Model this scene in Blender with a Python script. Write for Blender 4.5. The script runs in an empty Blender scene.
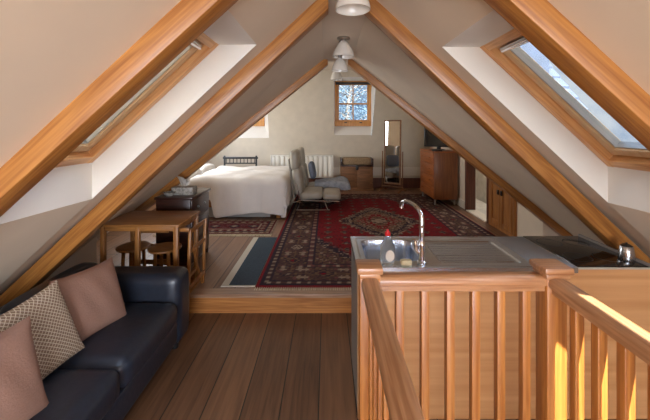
import bpy, bmesh, math, random
from mathutils import Vector, Matrix
R = random.Random(7)
PI = math.pi
C = bpy.context.scene.collection
SC = bpy.context.scene

# ------------------------------------------------------------------ camera, world, sun, exposure
cam_d = bpy.data.cameras.new('camera'); cam = bpy.data.objects.new('camera', cam_d); C.objects.link(cam)
F = 340.0
cam_d.sensor_width = 36; cam_d.sensor_fit = 'HORIZONTAL'; cam_d.lens = 36 * F / 650
cam_d.shift_y = -(210 - 128) / 650; cam_d.shift_x = -2 / 650
cam_d.clip_start = 0.02; cam_d.clip_end = 200
CZ = 1.55
cam.location = (0, 0, CZ); cam.rotation_euler = (PI / 2, 0, 0)
SC.camera = cam
SC.view_settings.view_transform = 'Standard'; SC.view_settings.look = 'None'
SC.view_settings.gamma = 1; SC.view_settings.use_curve_mapping = False
SC.view_settings.exposure = 0.16

def P(px, py, Y):
    return Vector(((px - 327) * Y / F, Y, CZ - (py - 128) * Y / F))

WORLD_STRENGTH = 1.0
SKY_SUNSIDE = 24.0
w = bpy.data.worlds.new('world'); SC.world = w; w.use_nodes = True
nt = w.node_tree; nt.nodes.clear()
tc = nt.nodes.new('ShaderNodeTexCoord'); no = nt.nodes.new('ShaderNodeTexNoise')
no.inputs['Scale'].default_value = 9; no.inputs['Detail'].default_value = 8; no.inputs['Roughness'].default_value = .62
cr = nt.nodes.new('ShaderNodeValToRGB')
cr.color_ramp.elements[0].position = .42; cr.color_ramp.elements[0].color = (.24, .36, .56, 1)
cr.color_ramp.elements[1].position = .62; cr.color_ramp.elements[1].color = (.66, .70, .76, 1)
bg = nt.nodes.new('ShaderNodeBackground'); ou = nt.nodes.new('ShaderNodeOutputWorld')
nt.links.new(tc.outputs['Generated'], no.inputs['Vector']); nt.links.new(no.outputs['Fac'], cr.inputs['Fac'])
nt.links.new(cr.outputs['Color'], bg.inputs['Color'])
# the sky is far brighter on the sun's side (behind the viewpoint) than ahead
dp = nt.nodes.new('ShaderNodeVectorMath'); dp.operation = 'DOT_PRODUCT'; dp.inputs[1].default_value = Vector((.25, -.75, .6)).normalized()
nt.links.new(tc.outputs['Generated'], dp.inputs[0])
mr = nt.nodes.new('ShaderNodeMapRange'); mr.interpolation_type = 'SMOOTHSTEP'
for k_, v_ in (('From Min', .2), ('From Max', .95), ('To Min', WORLD_STRENGTH), ('To Max', SKY_SUNSIDE)): mr.inputs[k_].default_value = v_
nt.links.new(dp.outputs['Value'], mr.inputs['Value']); nt.links.new(mr.outputs['Result'], bg.inputs['Strength'])
nt.links.new(bg.outputs[0], ou.inputs[0])

sun_d = bpy.data.lights.new('sun', 'SUN'); sun = bpy.data.objects.new('sun', sun_d); C.objects.link(sun)
SUN = Vector((.15, -.52, .84)).normalized()          # towards the sun
sun_d.energy = 26; sun_d.angle = .01; sun_d.color = (1, .93, .82)
sun.rotation_euler = SUN.to_track_quat('Z', 'Y').to_euler()

def portal(name, center, normal, sx, sy, up='Y'):
    d = bpy.data.lights.new(name, 'AREA'); d.shape = 'RECTANGLE'; d.size = sx; d.size_y = sy
    o = bpy.data.objects.new(name, d); C.objects.link(o)
    o.location = center; o.rotation_euler = Vector(normal).to_track_quat('-Z', up).to_euler()
    d.cycles.is_portal = True
    return o
def area_win(name, center, normal, sx, sy, energy, color):
    o = portal(name, center, normal, sx, sy); o.data.cycles.is_portal = False; o.data.energy = energy; o.data.color = color
    return o
def lamp(name, loc, energy, color, size):
    d = bpy.data.lights.new(name, 'AREA'); d.shape = 'DISK'; d.size = size; d.energy = energy; d.color = color
    o = bpy.data.objects.new(name, d); C.objects.link(o); o.location = loc
    return o

# ------------------------------------------------------------------ roof measurements
RX = .13                                              # ridge line
def apex(y):
    st = [(-3, 2.59, .925), (1.19, 2.59, .925), (2.27, 2.595, .94), (4.15, 2.497, .79), (9, 2.497, .79)]
    for a, b in zip(st, st[1:]):
        if y <= b[0]:
            t = max(0, (y - a[0]) / (b[0] - a[0])); return a[1] + (b[1] - a[1]) * t, a[2] + (b[2] - a[2]) * t
    return st[-1][1:]
def roof_z(y, u):
    a, s = apex(y); return a - s * u
FLAT = .17                                            # half width of the flat strip at the ridge

# ------------------------------------------------------------------ materials
MATS = {}
def nodes(name):
    m = bpy.data.materials.new(name); m.use_nodes = True; t = m.node_tree
    b = t.nodes['Principled BSDF']; MATS[name] = m; return m, t, b
def rgb(r, g, b):
    f = lambda c: (c / 255 / 12.92) if c / 255 <= .04045 else ((c / 255 + .055) / 1.055) ** 2.4
    return (f(r), f(g), f(b), 1)
def plain(name, col, rough=.6, metal=0, noise=.0, nscale=20, bump=0, coat=0, spec=None):
    m, t, b = nodes(name)
    b.inputs['Roughness'].default_value = rough; b.inputs['Metallic'].default_value = metal
    b.inputs['Coat Weight'].default_value = coat
    if spec is not None: b.inputs['Specular IOR Level'].default_value = spec
    tc = t.nodes.new('ShaderNodeTexCoord'); n = t.nodes.new('ShaderNodeTexNoise')
    n.inputs['Scale'].default_value = nscale; n.inputs['Detail'].default_value = 5
    t.links.new(tc.outputs['Object'], n.inputs['Vector'])
    r = t.nodes.new('ShaderNodeValToRGB')
    r.color_ramp.elements[0].position = .3; r.color_ramp.elements[1].position = .7
    r.color_ramp.elements[0].color = tuple(c * (1 - noise) for c in col[:3]) + (1,)
    r.color_ramp.elements[1].color = tuple(min(1, c * (1 + noise)) for c in col[:3]) + (1,)
    t.links.new(n.outputs['Fac'], r.inputs['Fac']); t.links.new(r.outputs['Color'], b.inputs['Base Color'])
    if bump:
        bp = t.nodes.new('ShaderNodeBump'); bp.inputs['Strength'].default_value = bump; bp.inputs['Distance'].default_value = .01
        t.links.new(n.outputs['Fac'], bp.inputs['Height']); t.links.new(bp.outputs['Normal'], b.inputs['Normal'])
    return m
def wood(name, light, dark, axis=0, rough=.4, scale=1.0, coat=0, ring=.5):
    """straight grain along one axis of the object, with wandering cathedral bands"""
    m, t, b = nodes(name)
    tc = t.nodes.new('ShaderNodeTexCoord'); mp = t.nodes.new('ShaderNodeMapping')
    s = [14 * scale] * 3; s[axis] = .9 * scale; mp.inputs['Scale'].default_value = s
    t.links.new(tc.outputs['Object'], mp.inputs['Vector'])
    n = t.nodes.new('ShaderNodeTexNoise'); n.inputs['Scale'].default_value = 1.0; n.inputs['Detail'].default_value = 3
    n.inputs['Distortion'].default_value = .6
    t.links.new(mp.outputs[0], n.inputs['Vector'])
    mp2 = t.nodes.new('ShaderNodeMapping'); s2 = [90 * scale] * 3; s2[axis] = 3 * scale; mp2.inputs['Scale'].default_value = s2
    t.links.new(tc.outputs['Object'], mp2.inputs['Vector'])
    n2 = t.nodes.new('ShaderNodeTexNoise'); n2.inputs['Scale'].default_value = 1; n2.inputs['Detail'].default_value = 4
    t.links.new(mp2.outputs[0], n2.inputs['Vector'])
    sn = t.nodes.new('ShaderNodeMath'); sn.operation = 'MULTIPLY'; sn.inputs[1].default_value = 34
    t.links.new(n.outputs['Fac'], sn.inputs[0])
    si = t.nodes.new('ShaderNodeMath'); si.operation = 'SINE'; t.links.new(sn.outputs[0], si.inputs[0])
    a1 = t.nodes.new('ShaderNodeMath'); a1.operation = 'MULTIPLY_ADD'; a1.inputs[1].default_value = .22 * ring; a1.inputs[2].default_value = 0
    t.links.new(si.outputs[0], a1.inputs[0])
    a2 = t.nodes.new('ShaderNodeMath'); a2.operation = 'ADD'
    t.links.new(a1.outputs[0], a2.inputs[0]); t.links.new(n2.outputs['Fac'], a2.inputs[1])
    r = t.nodes.new('ShaderNodeValToRGB'); r.color_ramp.elements[0].position = .25; r.color_ramp.elements[1].position = .72
    r.color_ramp.elements[0].color = dark; r.color_ramp.elements[1].color = light
    t.links.new(a2.outputs[0], r.inputs['Fac']); t.links.new(r.outputs['Color'], b.inputs['Base Color'])
    bp = t.nodes.new('ShaderNodeBump'); bp.inputs['Strength'].default_value = .12; bp.inputs['Distance'].default_value = .004
    t.links.new(n2.outputs['Fac'], bp.inputs['Height']); t.links.new(bp.outputs['Normal'], b.inputs['Normal'])
    b.inputs['Roughness'].default_value = rough; b.inputs['Coat Weight'].default_value = coat
    b.inputs['Coat Roughness'].default_value = .25
    return m
def planks(name, light, dark, pitch, off, rough, length=7.5):
    """floorboards running along Y: gaps, board to board colour, grain"""
    m, t, b = nodes(name); N = t.nodes.new; L = t.links.new
    def math_(op, a, bb=None, c=None):
        x = N('ShaderNodeMath'); x.operation = op
        for i, v in enumerate((a, bb, c)):
            if v is None: continue
            if isinstance(v, (int, float)): x.inputs[i].default_value = v
            else: L(v, x.inputs[i])
        return x.outputs[0]
    tc = N('ShaderNodeTexCoord'); sp = N('ShaderNodeSeparateXYZ'); L(tc.outputs['Object'], sp.inputs[0])
    q = math_('MULTIPLY_ADD', sp.outputs[0], 1 / pitch, off / pitch)
    idx = math_('FLOOR', q); fr = math_('FRACT', q)
    wn = N('ShaderNodeTexWhiteNoise'); wn.noise_dimensions = '1D'; L(idx, wn.inputs['W'])
    yy = math_('MULTIPLY_ADD', sp.outputs[1], 1 / length, math_('MULTIPLY', wn.outputs['Value'], 7.3))
    jy = math_('FRACT', yy); seg = math_('FLOOR', yy)
    wn2 = N('ShaderNodeTexWhiteNoise'); wn2.noise_dimensions = '2D'
    cb = N('ShaderNodeCombineXYZ'); L(idx, cb.inputs[0]); L(seg, cb.inputs[1]); L(cb.outputs[0], wn2.inputs['Vector'])
    edge = math_('MINIMUM', fr, math_('SUBTRACT', 1.0, fr))
    gap = math_('LESS_THAN', edge, .016)
    gap2 = math_('LESS_THAN', jy, .0016)
    gg = math_('MAXIMUM', gap, gap2)
    mp = N('ShaderNodeMapping'); mp.inputs['Scale'].default_value = (34, 1.6, 30); L(tc.outputs['Object'], mp.inputs['Vector'])
    ad = N('ShaderNodeVectorMath'); L(mp.outputs[0], ad.inputs[0])
    cb2 = N('ShaderNodeCombineXYZ'); L(math_('MULTIPLY', wn2.outputs['Value'], 50), cb2.inputs[1]); L(cb2.outputs[0], ad.inputs[1])
    n = N('ShaderNodeTexNoise'); n.inputs['Scale'].default_value = 1; n.inputs['Detail'].default_value = 6; n.inputs['Distortion'].default_value = .8
    L(ad.outputs[0], n.inputs['Vector'])
    v = math_('ADD', math_('MULTIPLY', n.outputs['Fac'], .75), math_('MULTIPLY', wn2.outputs['Value'], .28))
    r = N('ShaderNodeValToRGB'); r.color_ramp.elements[0].position = .28; r.color_ramp.elements[1].position = .75
    r.color_ramp.elements[0].color = dark; r.color_ramp.elements[1].color = light
    L(v, r.inputs['Fac'])
    mx = N('ShaderNodeMix'); mx.data_type = 'RGBA'; L(gg, mx.inputs['Factor']); L(r.outputs['Color'], mx.inputs['A'])
    mx.inputs['B'].default_value = (.012, .008, .005, 1); L(mx.outputs['Result'], b.inputs['Base Color'])
    bp = N('ShaderNodeBump'); bp.inputs['Strength'].default_value = .35; bp.inputs['Distance'].default_value = .004
    L(math_('SUBTRACT', n.outputs['Fac'], math_('MULTIPLY', gg, 2.0)), bp.inputs['Height']); L(bp.outputs['Normal'], b.inputs['Normal'])
    b.inputs['Roughness'].default_value = rough
    return m
def painted(name, attr='Col', rough=.95):
    m, t, b = nodes(name)
    a = t.nodes.new('ShaderNodeAttribute'); a.attribute_name = attr
    n0 = t.nodes.new('ShaderNodeTexNoise'); n0.inputs['Scale'].default_value = 26; n0.inputs['Detail'].default_value = 6
    tc = t.nodes.new('ShaderNodeTexCoord'); t.links.new(tc.outputs['Object'], n0.inputs['Vector'])
    mr_ = t.nodes.new('ShaderNodeMapRange'); mr_.inputs['From Min'].default_value = .3; mr_.inputs['From Max'].default_value = .7
    mr_.inputs['To Min'].default_value = .0; mr_.inputs['To Max'].default_value = .55; t.links.new(n0.outputs['Fac'], mr_.inputs['Value'])
    mx = t.nodes.new('ShaderNodeMix'); mx.data_type = 'RGBA'; t.links.new(mr_.outputs['Result'], mx.inputs['Factor'])
    t.links.new(a.outputs['Color'], mx.inputs['A']); mx.inputs['B'].default_value = rgb(78, 48, 48)
    t.links.new(mx.outputs['Result'], b.inputs['Base Color']); b.inputs['Roughness'].default_value = rough
    b.inputs['Specular IOR Level'].default_value = .1
    n = t.nodes.new('ShaderNodeTexNoise'); n.inputs['Scale'].default_value = 300
    bp = t.nodes.new('ShaderNodeBump'); bp.inputs['Strength'].default_value = .4; bp.inputs['Distance'].default_value = .003
    t.links.new(n.outputs['Fac'], bp.inputs['Height']); t.links.new(bp.outputs['Normal'], b.inputs['Normal'])
    return m
def pane(name):
    m = bpy.data.materials.new(name); m.use_nodes = True; t = m.node_tree; t.nodes.clear()
    o = t.nodes.new('ShaderNodeOutputMaterial'); mx = t.nodes.new('ShaderNodeMixShader')
    tr = t.nodes.new('ShaderNodeBsdfTransparent'); gl = t.nodes.new('ShaderNodeBsdfGlossy'); gl.inputs['Roughness'].default_value = .02
    tr.inputs['Color'].default_value = (.93, .96, .97, 1); mx.inputs[0].default_value = .06
    t.links.new(tr.outputs[0], mx.inputs[1]); t.links.new(gl.outputs[0], mx.inputs[2]); t.links.new(mx.outputs[0], o.inputs[0])
    MATS[name] = m; return m

plaster = plain('plaster', rgb(228, 210, 186), .9, noise=.03, nscale=3, bump=.08)
reveal_w = plain('reveal_white', rgb(236, 230, 220), .85, noise=.02, nscale=4, bump=.04)
backwall = plain('rough_plaster', rgb(205, 192, 172), .95, noise=.05, nscale=5, bump=.25)
OAKL, OAKD = rgb(182, 124, 60), rgb(144, 88, 38)
oak = wood('oak_x', OAKL, OAKD, 0, .42, coat=.15)
oakz = wood('oak_z', rgb(194, 128, 62), rgb(158, 94, 40), 2, .4, coat=.15)
oaky = wood('oak_y', rgb(192, 146, 106), rgb(148, 102, 66), 1, .35, coat=.35)
oakr = wood('oak_rail', rgb(190, 138, 94), rgb(146, 96, 60), 0, .35, coat=.35)
oakf = wood('oak_fascia', rgb(190, 128, 66), rgb(150, 92, 42), 0, .4, coat=.15)
pinef = wood('pine_frame_x', rgb(236, 184, 124), rgb(204, 140, 82), 0, .4)
pinefy = wood('pine_frame_y', rgb(236, 184, 124), rgb(204, 140, 82), 1, .4)
pinefz = wood('pine_frame_z', rgb(224, 164, 94), rgb(192, 126, 64), 2, .4)
ply = wood('birch_ply', rgb(224, 170, 116), rgb(206, 148, 92), 0, .5, .3, ring=.3)
tabw = wood('table_oak', rgb(176, 120, 62), rgb(132, 82, 36), 0, .38, coat=.2)
tabwz = wood('table_oak_z', rgb(176, 120, 62), rgb(132, 82, 36), 2, .38, coat=.2)
chestw = wood('cherry_z', rgb(150, 94, 52), rgb(114, 64, 32), 2, .4, coat=.2)
chesty = wood('cherry_y', rgb(186, 108, 52), rgb(146, 76, 34), 1, .4, coat=.2)
cupw = wood('pine_cupboard', rgb(178, 118, 58), rgb(136, 82, 36), 2, .5)
darkw = wood('mahogany', rgb(70, 36, 26), rgb(34, 16, 12), 0, .3, coat=.4)
darkdoor = wood('dark_door_wood', rgb(110, 58, 34), rgb(74, 36, 20), 2, .5)
trunkw = wood('trunk_pine', rgb(150, 104, 66), rgb(104, 66, 38), 0, .6)
floor_low = planks('floor_lower_planks', rgb(132, 94, 66), rgb(76, 49, 32), .235, .052, .42)
floor_up = planks('floor_upper_planks', rgb(152, 116, 90), rgb(106, 74, 54), .21, .05, .4)
leather = plain('navy_leather', rgb(33, 38, 49), .38, noise=.15, nscale=30, bump=.12, coat=.1)
cream_l = plain('cream_leather', rgb(168, 160, 146), .4, noise=.06, nscale=10, bump=.1)
cloth_b = plain('rose_brown_cloth', rgb(148, 114, 98), .95, noise=.06, nscale=120, bump=.2, spec=.1)
linen = plain('white_linen', rgb(230, 224, 218), .9, noise=.03, nscale=6, bump=.25, spec=.1)
linen_c = plain('cream_linen', rgb(206, 196, 180), .9, noise=.05, nscale=6, bump=.25, spec=.1)
blanket_m = plain('grey_blue_blanket', rgb(158, 164, 176), .95, noise=.25, nscale=14, bump=.3, spec=.1)
steel = plain('stainless', (.55, .56, .58, 1), .26, 1, noise=.04, nscale=3)
steel_t = plain('stainless_top', (.66, .73, .84, 1), .2, 1, noise=.05, nscale=3)
nickel = plain('nickel', (.42, .39, .36, 1), .28, 1)
chrome = plain('chrome', (.8, .8, .82, 1), .08, 1)
alu = plain('aluminium', (.6, .6, .6, 1), .35, 1)
black_g = plain('black_glass', (.012, .011, .011, 1), .06, 0, spec=.6)
black_p = plain('black_plastic', (.015, .015, .016, 1), .35)
white_e = plain('white_enamel', rgb(232, 226, 212), .35)
white_p = plain('white_paint', rgb(226, 216, 200), .5)
opal = plain('opal_glass', rgb(226, 218, 206), .25, spec=.5)
red_p = plain('red_plastic', rgb(215, 40, 45), .3)
sponge = plain('beige_sponge', rgb(206, 190, 150), .9, noise=.1, nscale=60)
matgrey = plain('blue_grey_mat', rgb(70, 82, 94), .9, noise=.15, nscale=80, bump=.2, spec=.1)
matcream = plain('cream_edge', rgb(206, 200, 186), .8)
fringe_m = plain('cream_fringe', rgb(206, 194, 168), .95, noise=.15, nscale=90)
stone = plain('pale_stone', rgb(205, 200, 190), .9, noise=.15, nscale=7, bump=.3)
slate = plain('roof_slate', rgb(46, 54, 68), .7, noise=.3, nscale=9, bump=.3)
sun_block_m = plain('sun_block_render', rgb(170, 160, 145), .9, noise=.1, nscale=9)  # render of the added sun-blocking wall
leafm = plain('tree_leaves', rgb(66, 84, 94), .8, noise=.2, nscale=3)
bark = plain('tree_bark', rgb(120, 110, 100), .9, noise=.2, nscale=9)
silver_box = plain('patterned_box', rgb(150, 146, 138), .5, noise=.55, nscale=40)
tissue = plain('tissue_paper', rgb(222, 218, 214), .95)
mirror_m = plain('mirror_glass', (.9, .9, .9, 1), .01, 1)
rug_m = painted('rug_pile'); glass = pane('window_glass')
bot_m, t_, b_ = nodes('clear_plastic')
b_.inputs['Base Color'].default_value = (.86, .9, .9, 1); b_.inputs['Transmission Weight'].default_value = .92
b_.inputs['Roughness'].default_value = .12; b_.inputs['IOR'].default_value = 1.2
# woven lattice of the patterned cushion
pat_m, t_, b_ = nodes('lattice_weave')
tc = t_.nodes.new('ShaderNodeTexCoord'); mp = t_.nodes.new('ShaderNodeMapping')
mp.inputs['Rotation'].default_value = (0, 0, PI / 4); mp.inputs['Scale'].default_value = (1, 1, 0)
t_.links.new(tc.outputs['Object'], mp.inputs['Vector'])
vo = t_.nodes.new('ShaderNodeTexBrick'); vo.inputs['Scale'].default_value = 32; vo.offset = 0
vo.inputs['Brick Width'].default_value = .5; vo.inputs['Row Height'].default_value = .5; vo.inputs['Mortar Size'].default_value = .055
vo.inputs['Mortar Smooth'].default_value = .2
vo.inputs['Color1'].default_value = rgb(128, 104, 84); vo.inputs['Color2'].default_value = rgb(138, 112, 92); vo.inputs['Mortar'].default_value = rgb(205, 188, 164)
t_.links.new(mp.outputs[0], vo.inputs['Vector']); t_.links.new(vo.outputs['Color'], b_.inputs['Base Color'])
b_.inputs['Roughness'].default_value = .95

# ------------------------------------------------------------------ mesh helpers
ORG = {}
def new(): return bmesh.new()
def box(bm, x0, x1, y0, y1, z0, z1, bev=0, seg=2, M=None):
    b2 = bmesh.new(); bmesh.ops.create_cube(b2, size=1)
    for v in b2.verts:
        v.co = Vector(((x0 + x1) / 2 + v.co.x * (x1 - x0), (y0 + y1) / 2 + v.co.y * (y1 - y0), (z0 + z1) / 2 + v.co.z * (z1 - z0)))
    if bev: bmesh.ops.bevel(b2, geom=b2.edges[:], offset=bev, segments=seg, affect='EDGES', profile=.5)
    if M is not None: b2.transform(M)
    merge(bm, b2); return bm
def merge(bm, b2):
    me = bpy.data.meshes.new('t'); b2.to_mesh(me); bm.from_mesh(me); bpy.data.meshes.remove(me); b2.free()
def soft(bm, x0, x1, y0, y1, z0, z1, r, puff=0, n=12, wr=0, M=None):
    """rounded, slightly puffed upholstery block"""
    b2 = bmesh.new(); bmesh.ops.create_cube(b2, size=2)
    bmesh.ops.subdivide_edges(b2, edges=b2.edges[:], cuts=n, use_grid_fill=True)
    h = Vector(((x1 - x0) / 2, (y1 - y0) / 2, (z1 - z0) / 2)); c = Vector(((x0 + x1) / 2, (y0 + y1) / 2, (z0 + z1) / 2))
    for v in b2.verts:
        q = v.co.copy()
        t = Vector([math.sin(a * PI / 2) * .35 + a * .65 for a in q])
        p = Vector([t[i] * h[i] for i in range(3)])
        inner = Vector([max(-h[i] + r, min(h[i] - r, p[i])) for i in range(3)])
        d = p - inner
        if d.length > 1e-6: p = inner + d.normalized() * r
        if puff:
            k = [(1 - q[(i + 1) % 3] ** 2) * (1 - q[(i + 2) % 3] ** 2) * puff * (1 if q[i] > .99 else -1 if q[i] < -.99 else 0) for i in range(3)]
            p += Vector(k)
        if wr: p.z += wr * math.sin(p.x * 31 + p.y * 17) * math.sin(p.y * 23) * (q.z > .9)
        v.co = c + p
    if M is not None: b2.transform(M)
    merge(bm, b2); return bm
def tube(bm, pts, r, n=10, cap=True):
    pts = [Vector(p) for p in pts]; rr = r if isinstance(r, (list, tuple)) else [r] * len(pts); rings = []
    ref = None
    for i, p in enumerate(pts):
        d = (pts[min(i + 1, len(pts) - 1)] - pts[max(i - 1, 0)]).normalized()
        if ref is None: ref = d.orthogonal().normalized()
        ref = (ref - d * ref.dot(d)); ref = ref.normalized() if ref.length > 1e-5 else d.orthogonal().normalized()
        s = d.cross(ref)
        rings.append([bm.verts.new(p + (ref * math.cos(a) + s * math.sin(a)) * rr[i]) for a in [2 * PI * k / n for k in range(n)]])
    for a, b in zip(rings, rings[1:]):
        for k in range(n): bm.faces.new((a[k], a[(k + 1) % n], b[(k + 1) % n], b[k]))
    if cap: bm.faces.new(rings[0][::-1]); bm.faces.new(rings[-1])
    return bm
def lathe(bm, prof, c=(0, 0, 0), n=24, sx=1, sy=1, cap=(True, True)):
    rings = []
    for r, z in prof:
        rings.append([bm.verts.new((c[0] + r * sx * math.cos(2 * PI * k / n), c[1] + r * sy * math.sin(2 * PI * k / n), c[2] + z)) for k in range(n)])
    for a, b in zip(rings, rings[1:]):
        for k in range(n): bm.faces.new((a[k], a[(k + 1) % n], b[(k + 1) % n], b[k]))
    if cap[0]: bm.faces.new(rings[0][::-1])
    if cap[1]: bm.faces.new(rings[-1])
    return bm
def quad(bm, *pts): return bm.faces.new([bm.verts.new(p) for p in pts])
def obj(name, bm, mat, parent=None, smooth=True, local=False, kind=None, label=None, solid=0, angle=40):
    bmesh.ops.recalc_face_normals(bm, faces=bm.faces[:])
    if parent is not None and not local: bm.transform(Matrix.Translation(-ORG[parent.name]))
    loc = Vector((0, 0, 0))
    if parent is None and kind != 'structure' and not local:
        xs = [v.co.x for v in bm.verts]; ys = [v.co.y for v in bm.verts]; zs = [v.co.z for v in bm.verts]
        loc = Vector(((min(xs) + max(xs)) / 2, (min(ys) + max(ys)) / 2, min(zs)))
        bm.transform(Matrix.Translation(-loc))
    me = bpy.data.meshes.new(name); bm.to_mesh(me); bm.free()
    me.materials.append(mat)
    if smooth:
        me.shade_smooth()
        try: me.set_sharp_from_angle(angle=math.radians(angle))
        except Exception: pass
    o = bpy.data.objects.new(name, me); C.objects.link(o); o.location = loc
    if parent is not None:
        o.parent = parent; ORG[o.name] = ORG[parent.name].copy()
    else: ORG[o.name] = loc.copy()
    if kind: o['kind'] = kind
    if label: o['label'] = label
    return o
def thing(name, label, cat, loc=(0, 0, 0), rotz=0, group=None, rot=None):
    o = bpy.data.objects.new(name, None); C.objects.link(o); o.location = loc
    o.rotation_euler = rot if rot is not None else (0, 0, rotz); o.empty_display_size = .1
    o['label'] = label; o['category'] = cat
    if group: o['group'] = group
    ORG[o.name] = Vector(loc); return o
def tag(o, label, cat, group=None):
    o['label'] = label; o['category'] = cat
    if group: o['group'] = group
    return o
def dup(root, loc, label=None, rotz=None):
    r = root.copy(); C.objects.link(r); r.location = loc
    if rotz is not None: r.rotation_euler = (0, 0, rotz)
    if label: r['label'] = label
    for ch in list(root.children):
        c = ch.copy(); C.objects.link(c); c.parent = r
        for g in ch.children:
            d = g.copy(); C.objects.link(d); d.parent = c
    return r
def struct(name, bm, mat, smooth=False, label=None): return obj(name, bm, mat, smooth=smooth, kind='structure')

ZL = -.178                                            # lower floor level
# ------------------------------------------------------------------ floors
bm = new()
HX0, HX1, HY = .22, .88, 1.34                         # stair opening
quad(bm, (-2.6, -2.6, ZL), (HX0, -2.6, ZL), (HX0, HY, ZL), (-2.6, HY, ZL))
quad(bm, (HX1, -2.6, ZL), (2.96, -2.6, ZL), (2.96, HY, ZL), (HX1, HY, ZL))
quad(bm, (-2.6, HY, ZL), (2.96, HY, ZL), (2.96, 3.9, ZL), (-2.6, 3.9, ZL))
struct('floor', bm, floor_low)
SY = 3.194
bm = new()
quad(bm, (-1.28, SY, 0), (2.66, SY, 0), (2.66, 3.62, 0), (-1.28, 3.62, 0))
quad(bm, (2.66, SY, 0), (2.96, SY, 0), (2.96, 4.17, 0), (2.66, 4.17, 0))
quad(bm, (-3.3, 3.62, 0), (2.66, 3.62, 0), (2.66, 9.0, 0), (-3.3, 9.0, 0))
struct('floor', bm, floor_up)
bm = new(); box(bm, -1.28, 2.66, SY - .02, SY, ZL, -.03, 0)
struct('trim_1', bm, oakf)                            # riser of the step
bm = new(); box(bm, -1.28, 2.66, SY - .035, SY + .09, -.03, .003, .004)
struct('trim_2', bm, wood('nosing', rgb(176, 140, 112), rgb(130, 96, 72), 0, .3, coat=.3))
bm = new(); box(bm, -1.30, -1.28, SY - .02, 3.62, ZL, 0, 0); box(bm, -2.6, -1.3, 3.60, 3.62, ZL, 0, 0)
struct('trim_3', bm, oakf)
# stairwell below
bm = new()
for x in (HX0, HX1): quad(bm, (x, -2.6, ZL), (x, HY, ZL), (x, HY, ZL - 2.4), (x, -2.6, ZL - 2.4))
quad(bm, (HX0, HY, ZL), (HX1, HY, ZL), (HX1, HY, ZL - 2.4), (HX0, HY, ZL - 2.4))
quad(bm, (HX0, -2.6, ZL - 2.4), (HX1, -2.6, ZL - 2.4), (HX1, HY, ZL - 2.4), (HX0, HY, ZL - 2.4))
struct('wall_stairwell', bm, plaster)
bm = new()
for k in range(9): box(bm, HX0 + .01, HX1 - .01, HY - .2 - .22 * k - .25, HY - .2 - .22 * k, ZL - .2 * (9 - k) - .04, ZL - .2 * (9 - k))
tag(obj('staircase', bm, oaky), 'open oak staircase rising in the well between the two side handrails', 'stairs')

# ------------------------------------------------------------------ ceiling and roof slopes
bm = new()
ys = [-2.6, -.15, .74, 1.36, 2.10, 3.2, 4.16]
us = {1: [FLAT, .58, 1.22, 1.605, 2.53, 2.85], -1: [FLAT, .564, 1.58, 3.3]}
for s in (1, -1):
    for a, b in zip(ys, ys[1:]):
        for u0, u1 in zip(us[s], us[s][1:]):
            if a == 1.36 and u0 >= .56 and u1 <= 1.61: continue              # the two skylights in view
            if s == 1 and a == -.15 and .57 < u0 < 1.0: continue             # the skylight nearer than the first rafters
            quad(bm, (RX + s * u0, a, roof_z(a, u0)), (RX + s * u1, a, roof_z(a, u1)), (RX + s * u1, b, roof_z(b, u1)), (RX + s * u0, b, roof_z(b, u0)))
for a, b in zip(ys, ys[1:]):
    quad(bm, (RX - FLAT, a, roof_z(a, FLAT)), (RX + FLAT, a, roof_z(a, FLAT)), (RX + FLAT, b, roof_z(b, FLAT)), (RX - FLAT, b, roof_z(b, FLAT)))
struct('ceiling', bm, plaster)
# far room: flat ceiling, spandrel over the last rafters, walls
CH = 3.05
bm = new(); quad(bm, (-3.3, 4.16, CH), (2.66, 4.16, CH), (2.66, 9, CH), (-3.3, 9, CH)); struct('ceiling', bm, plaster)
bm = new()
prof = [(-3.3, 0), (RX - 3.15, 0), (RX - FLAT, roof_z(4.16, FLAT)), (RX + FLAT, roof_z(4.16, FLAT)), (2.66, roof_z(4.16, 2.53)), (2.66, CH), (-3.3, CH)]
lo = [(-3.3, 0), (RX - 3.15, 0), (RX - FLAT, roof_z(4.16, FLAT)), (RX + FLAT, roof_z(4.16, FLAT)), (2.66, roof_z(4.16, 2.53))]
for p_, q_ in zip(lo, lo[1:]): quad(bm, (p_[0], 4.16, p_[1]), (q_[0], 4.16, q_[1]), (q_[0], 4.16, CH), (p_[0], 4.16, CH))
quad(bm, (2.66, 4.16, roof_z(4.16, 2.53)), (3.0, 4.16, roof_z(4.16, 2.87)), (3.0, 4.16, 1.4), (2.66, 4.16, 1.4))
struct('wall_spandrel', bm, plaster)
bm = new(); quad(bm, (.4, 4.13, roof_z(4.1, .27) + .05), (2.7, 4.13, roof_z(4.1, 2.57) + .05), (2.7, 4.13, CH + .05), (.4, 4.13, CH + .05)); struct('wall_outer_cladding', bm, slate)
# left walls
bm = new()
quad(bm, (-2.45, -2.6, ZL), (-2.45, 3.62, ZL), (-2.45, 3.62, 1.0), (-2.45, -2.6, 1.0)); struct('wall_left', bm, plaster)
bm = new()
for y0, y1, z0, z1 in ((4.17, 5.75, 0, CH), (7.45, 9, 0, CH), (5.75, 7.45, 0, 1.15), (5.75, 7.45, 2.35, CH)):
    quad(bm, (-3.3, y0, z0), (-3.3, y1, z0), (-3.3, y1, z1), (-3.3, y0, z1))
struct('wall_left', bm, plaster)
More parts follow.
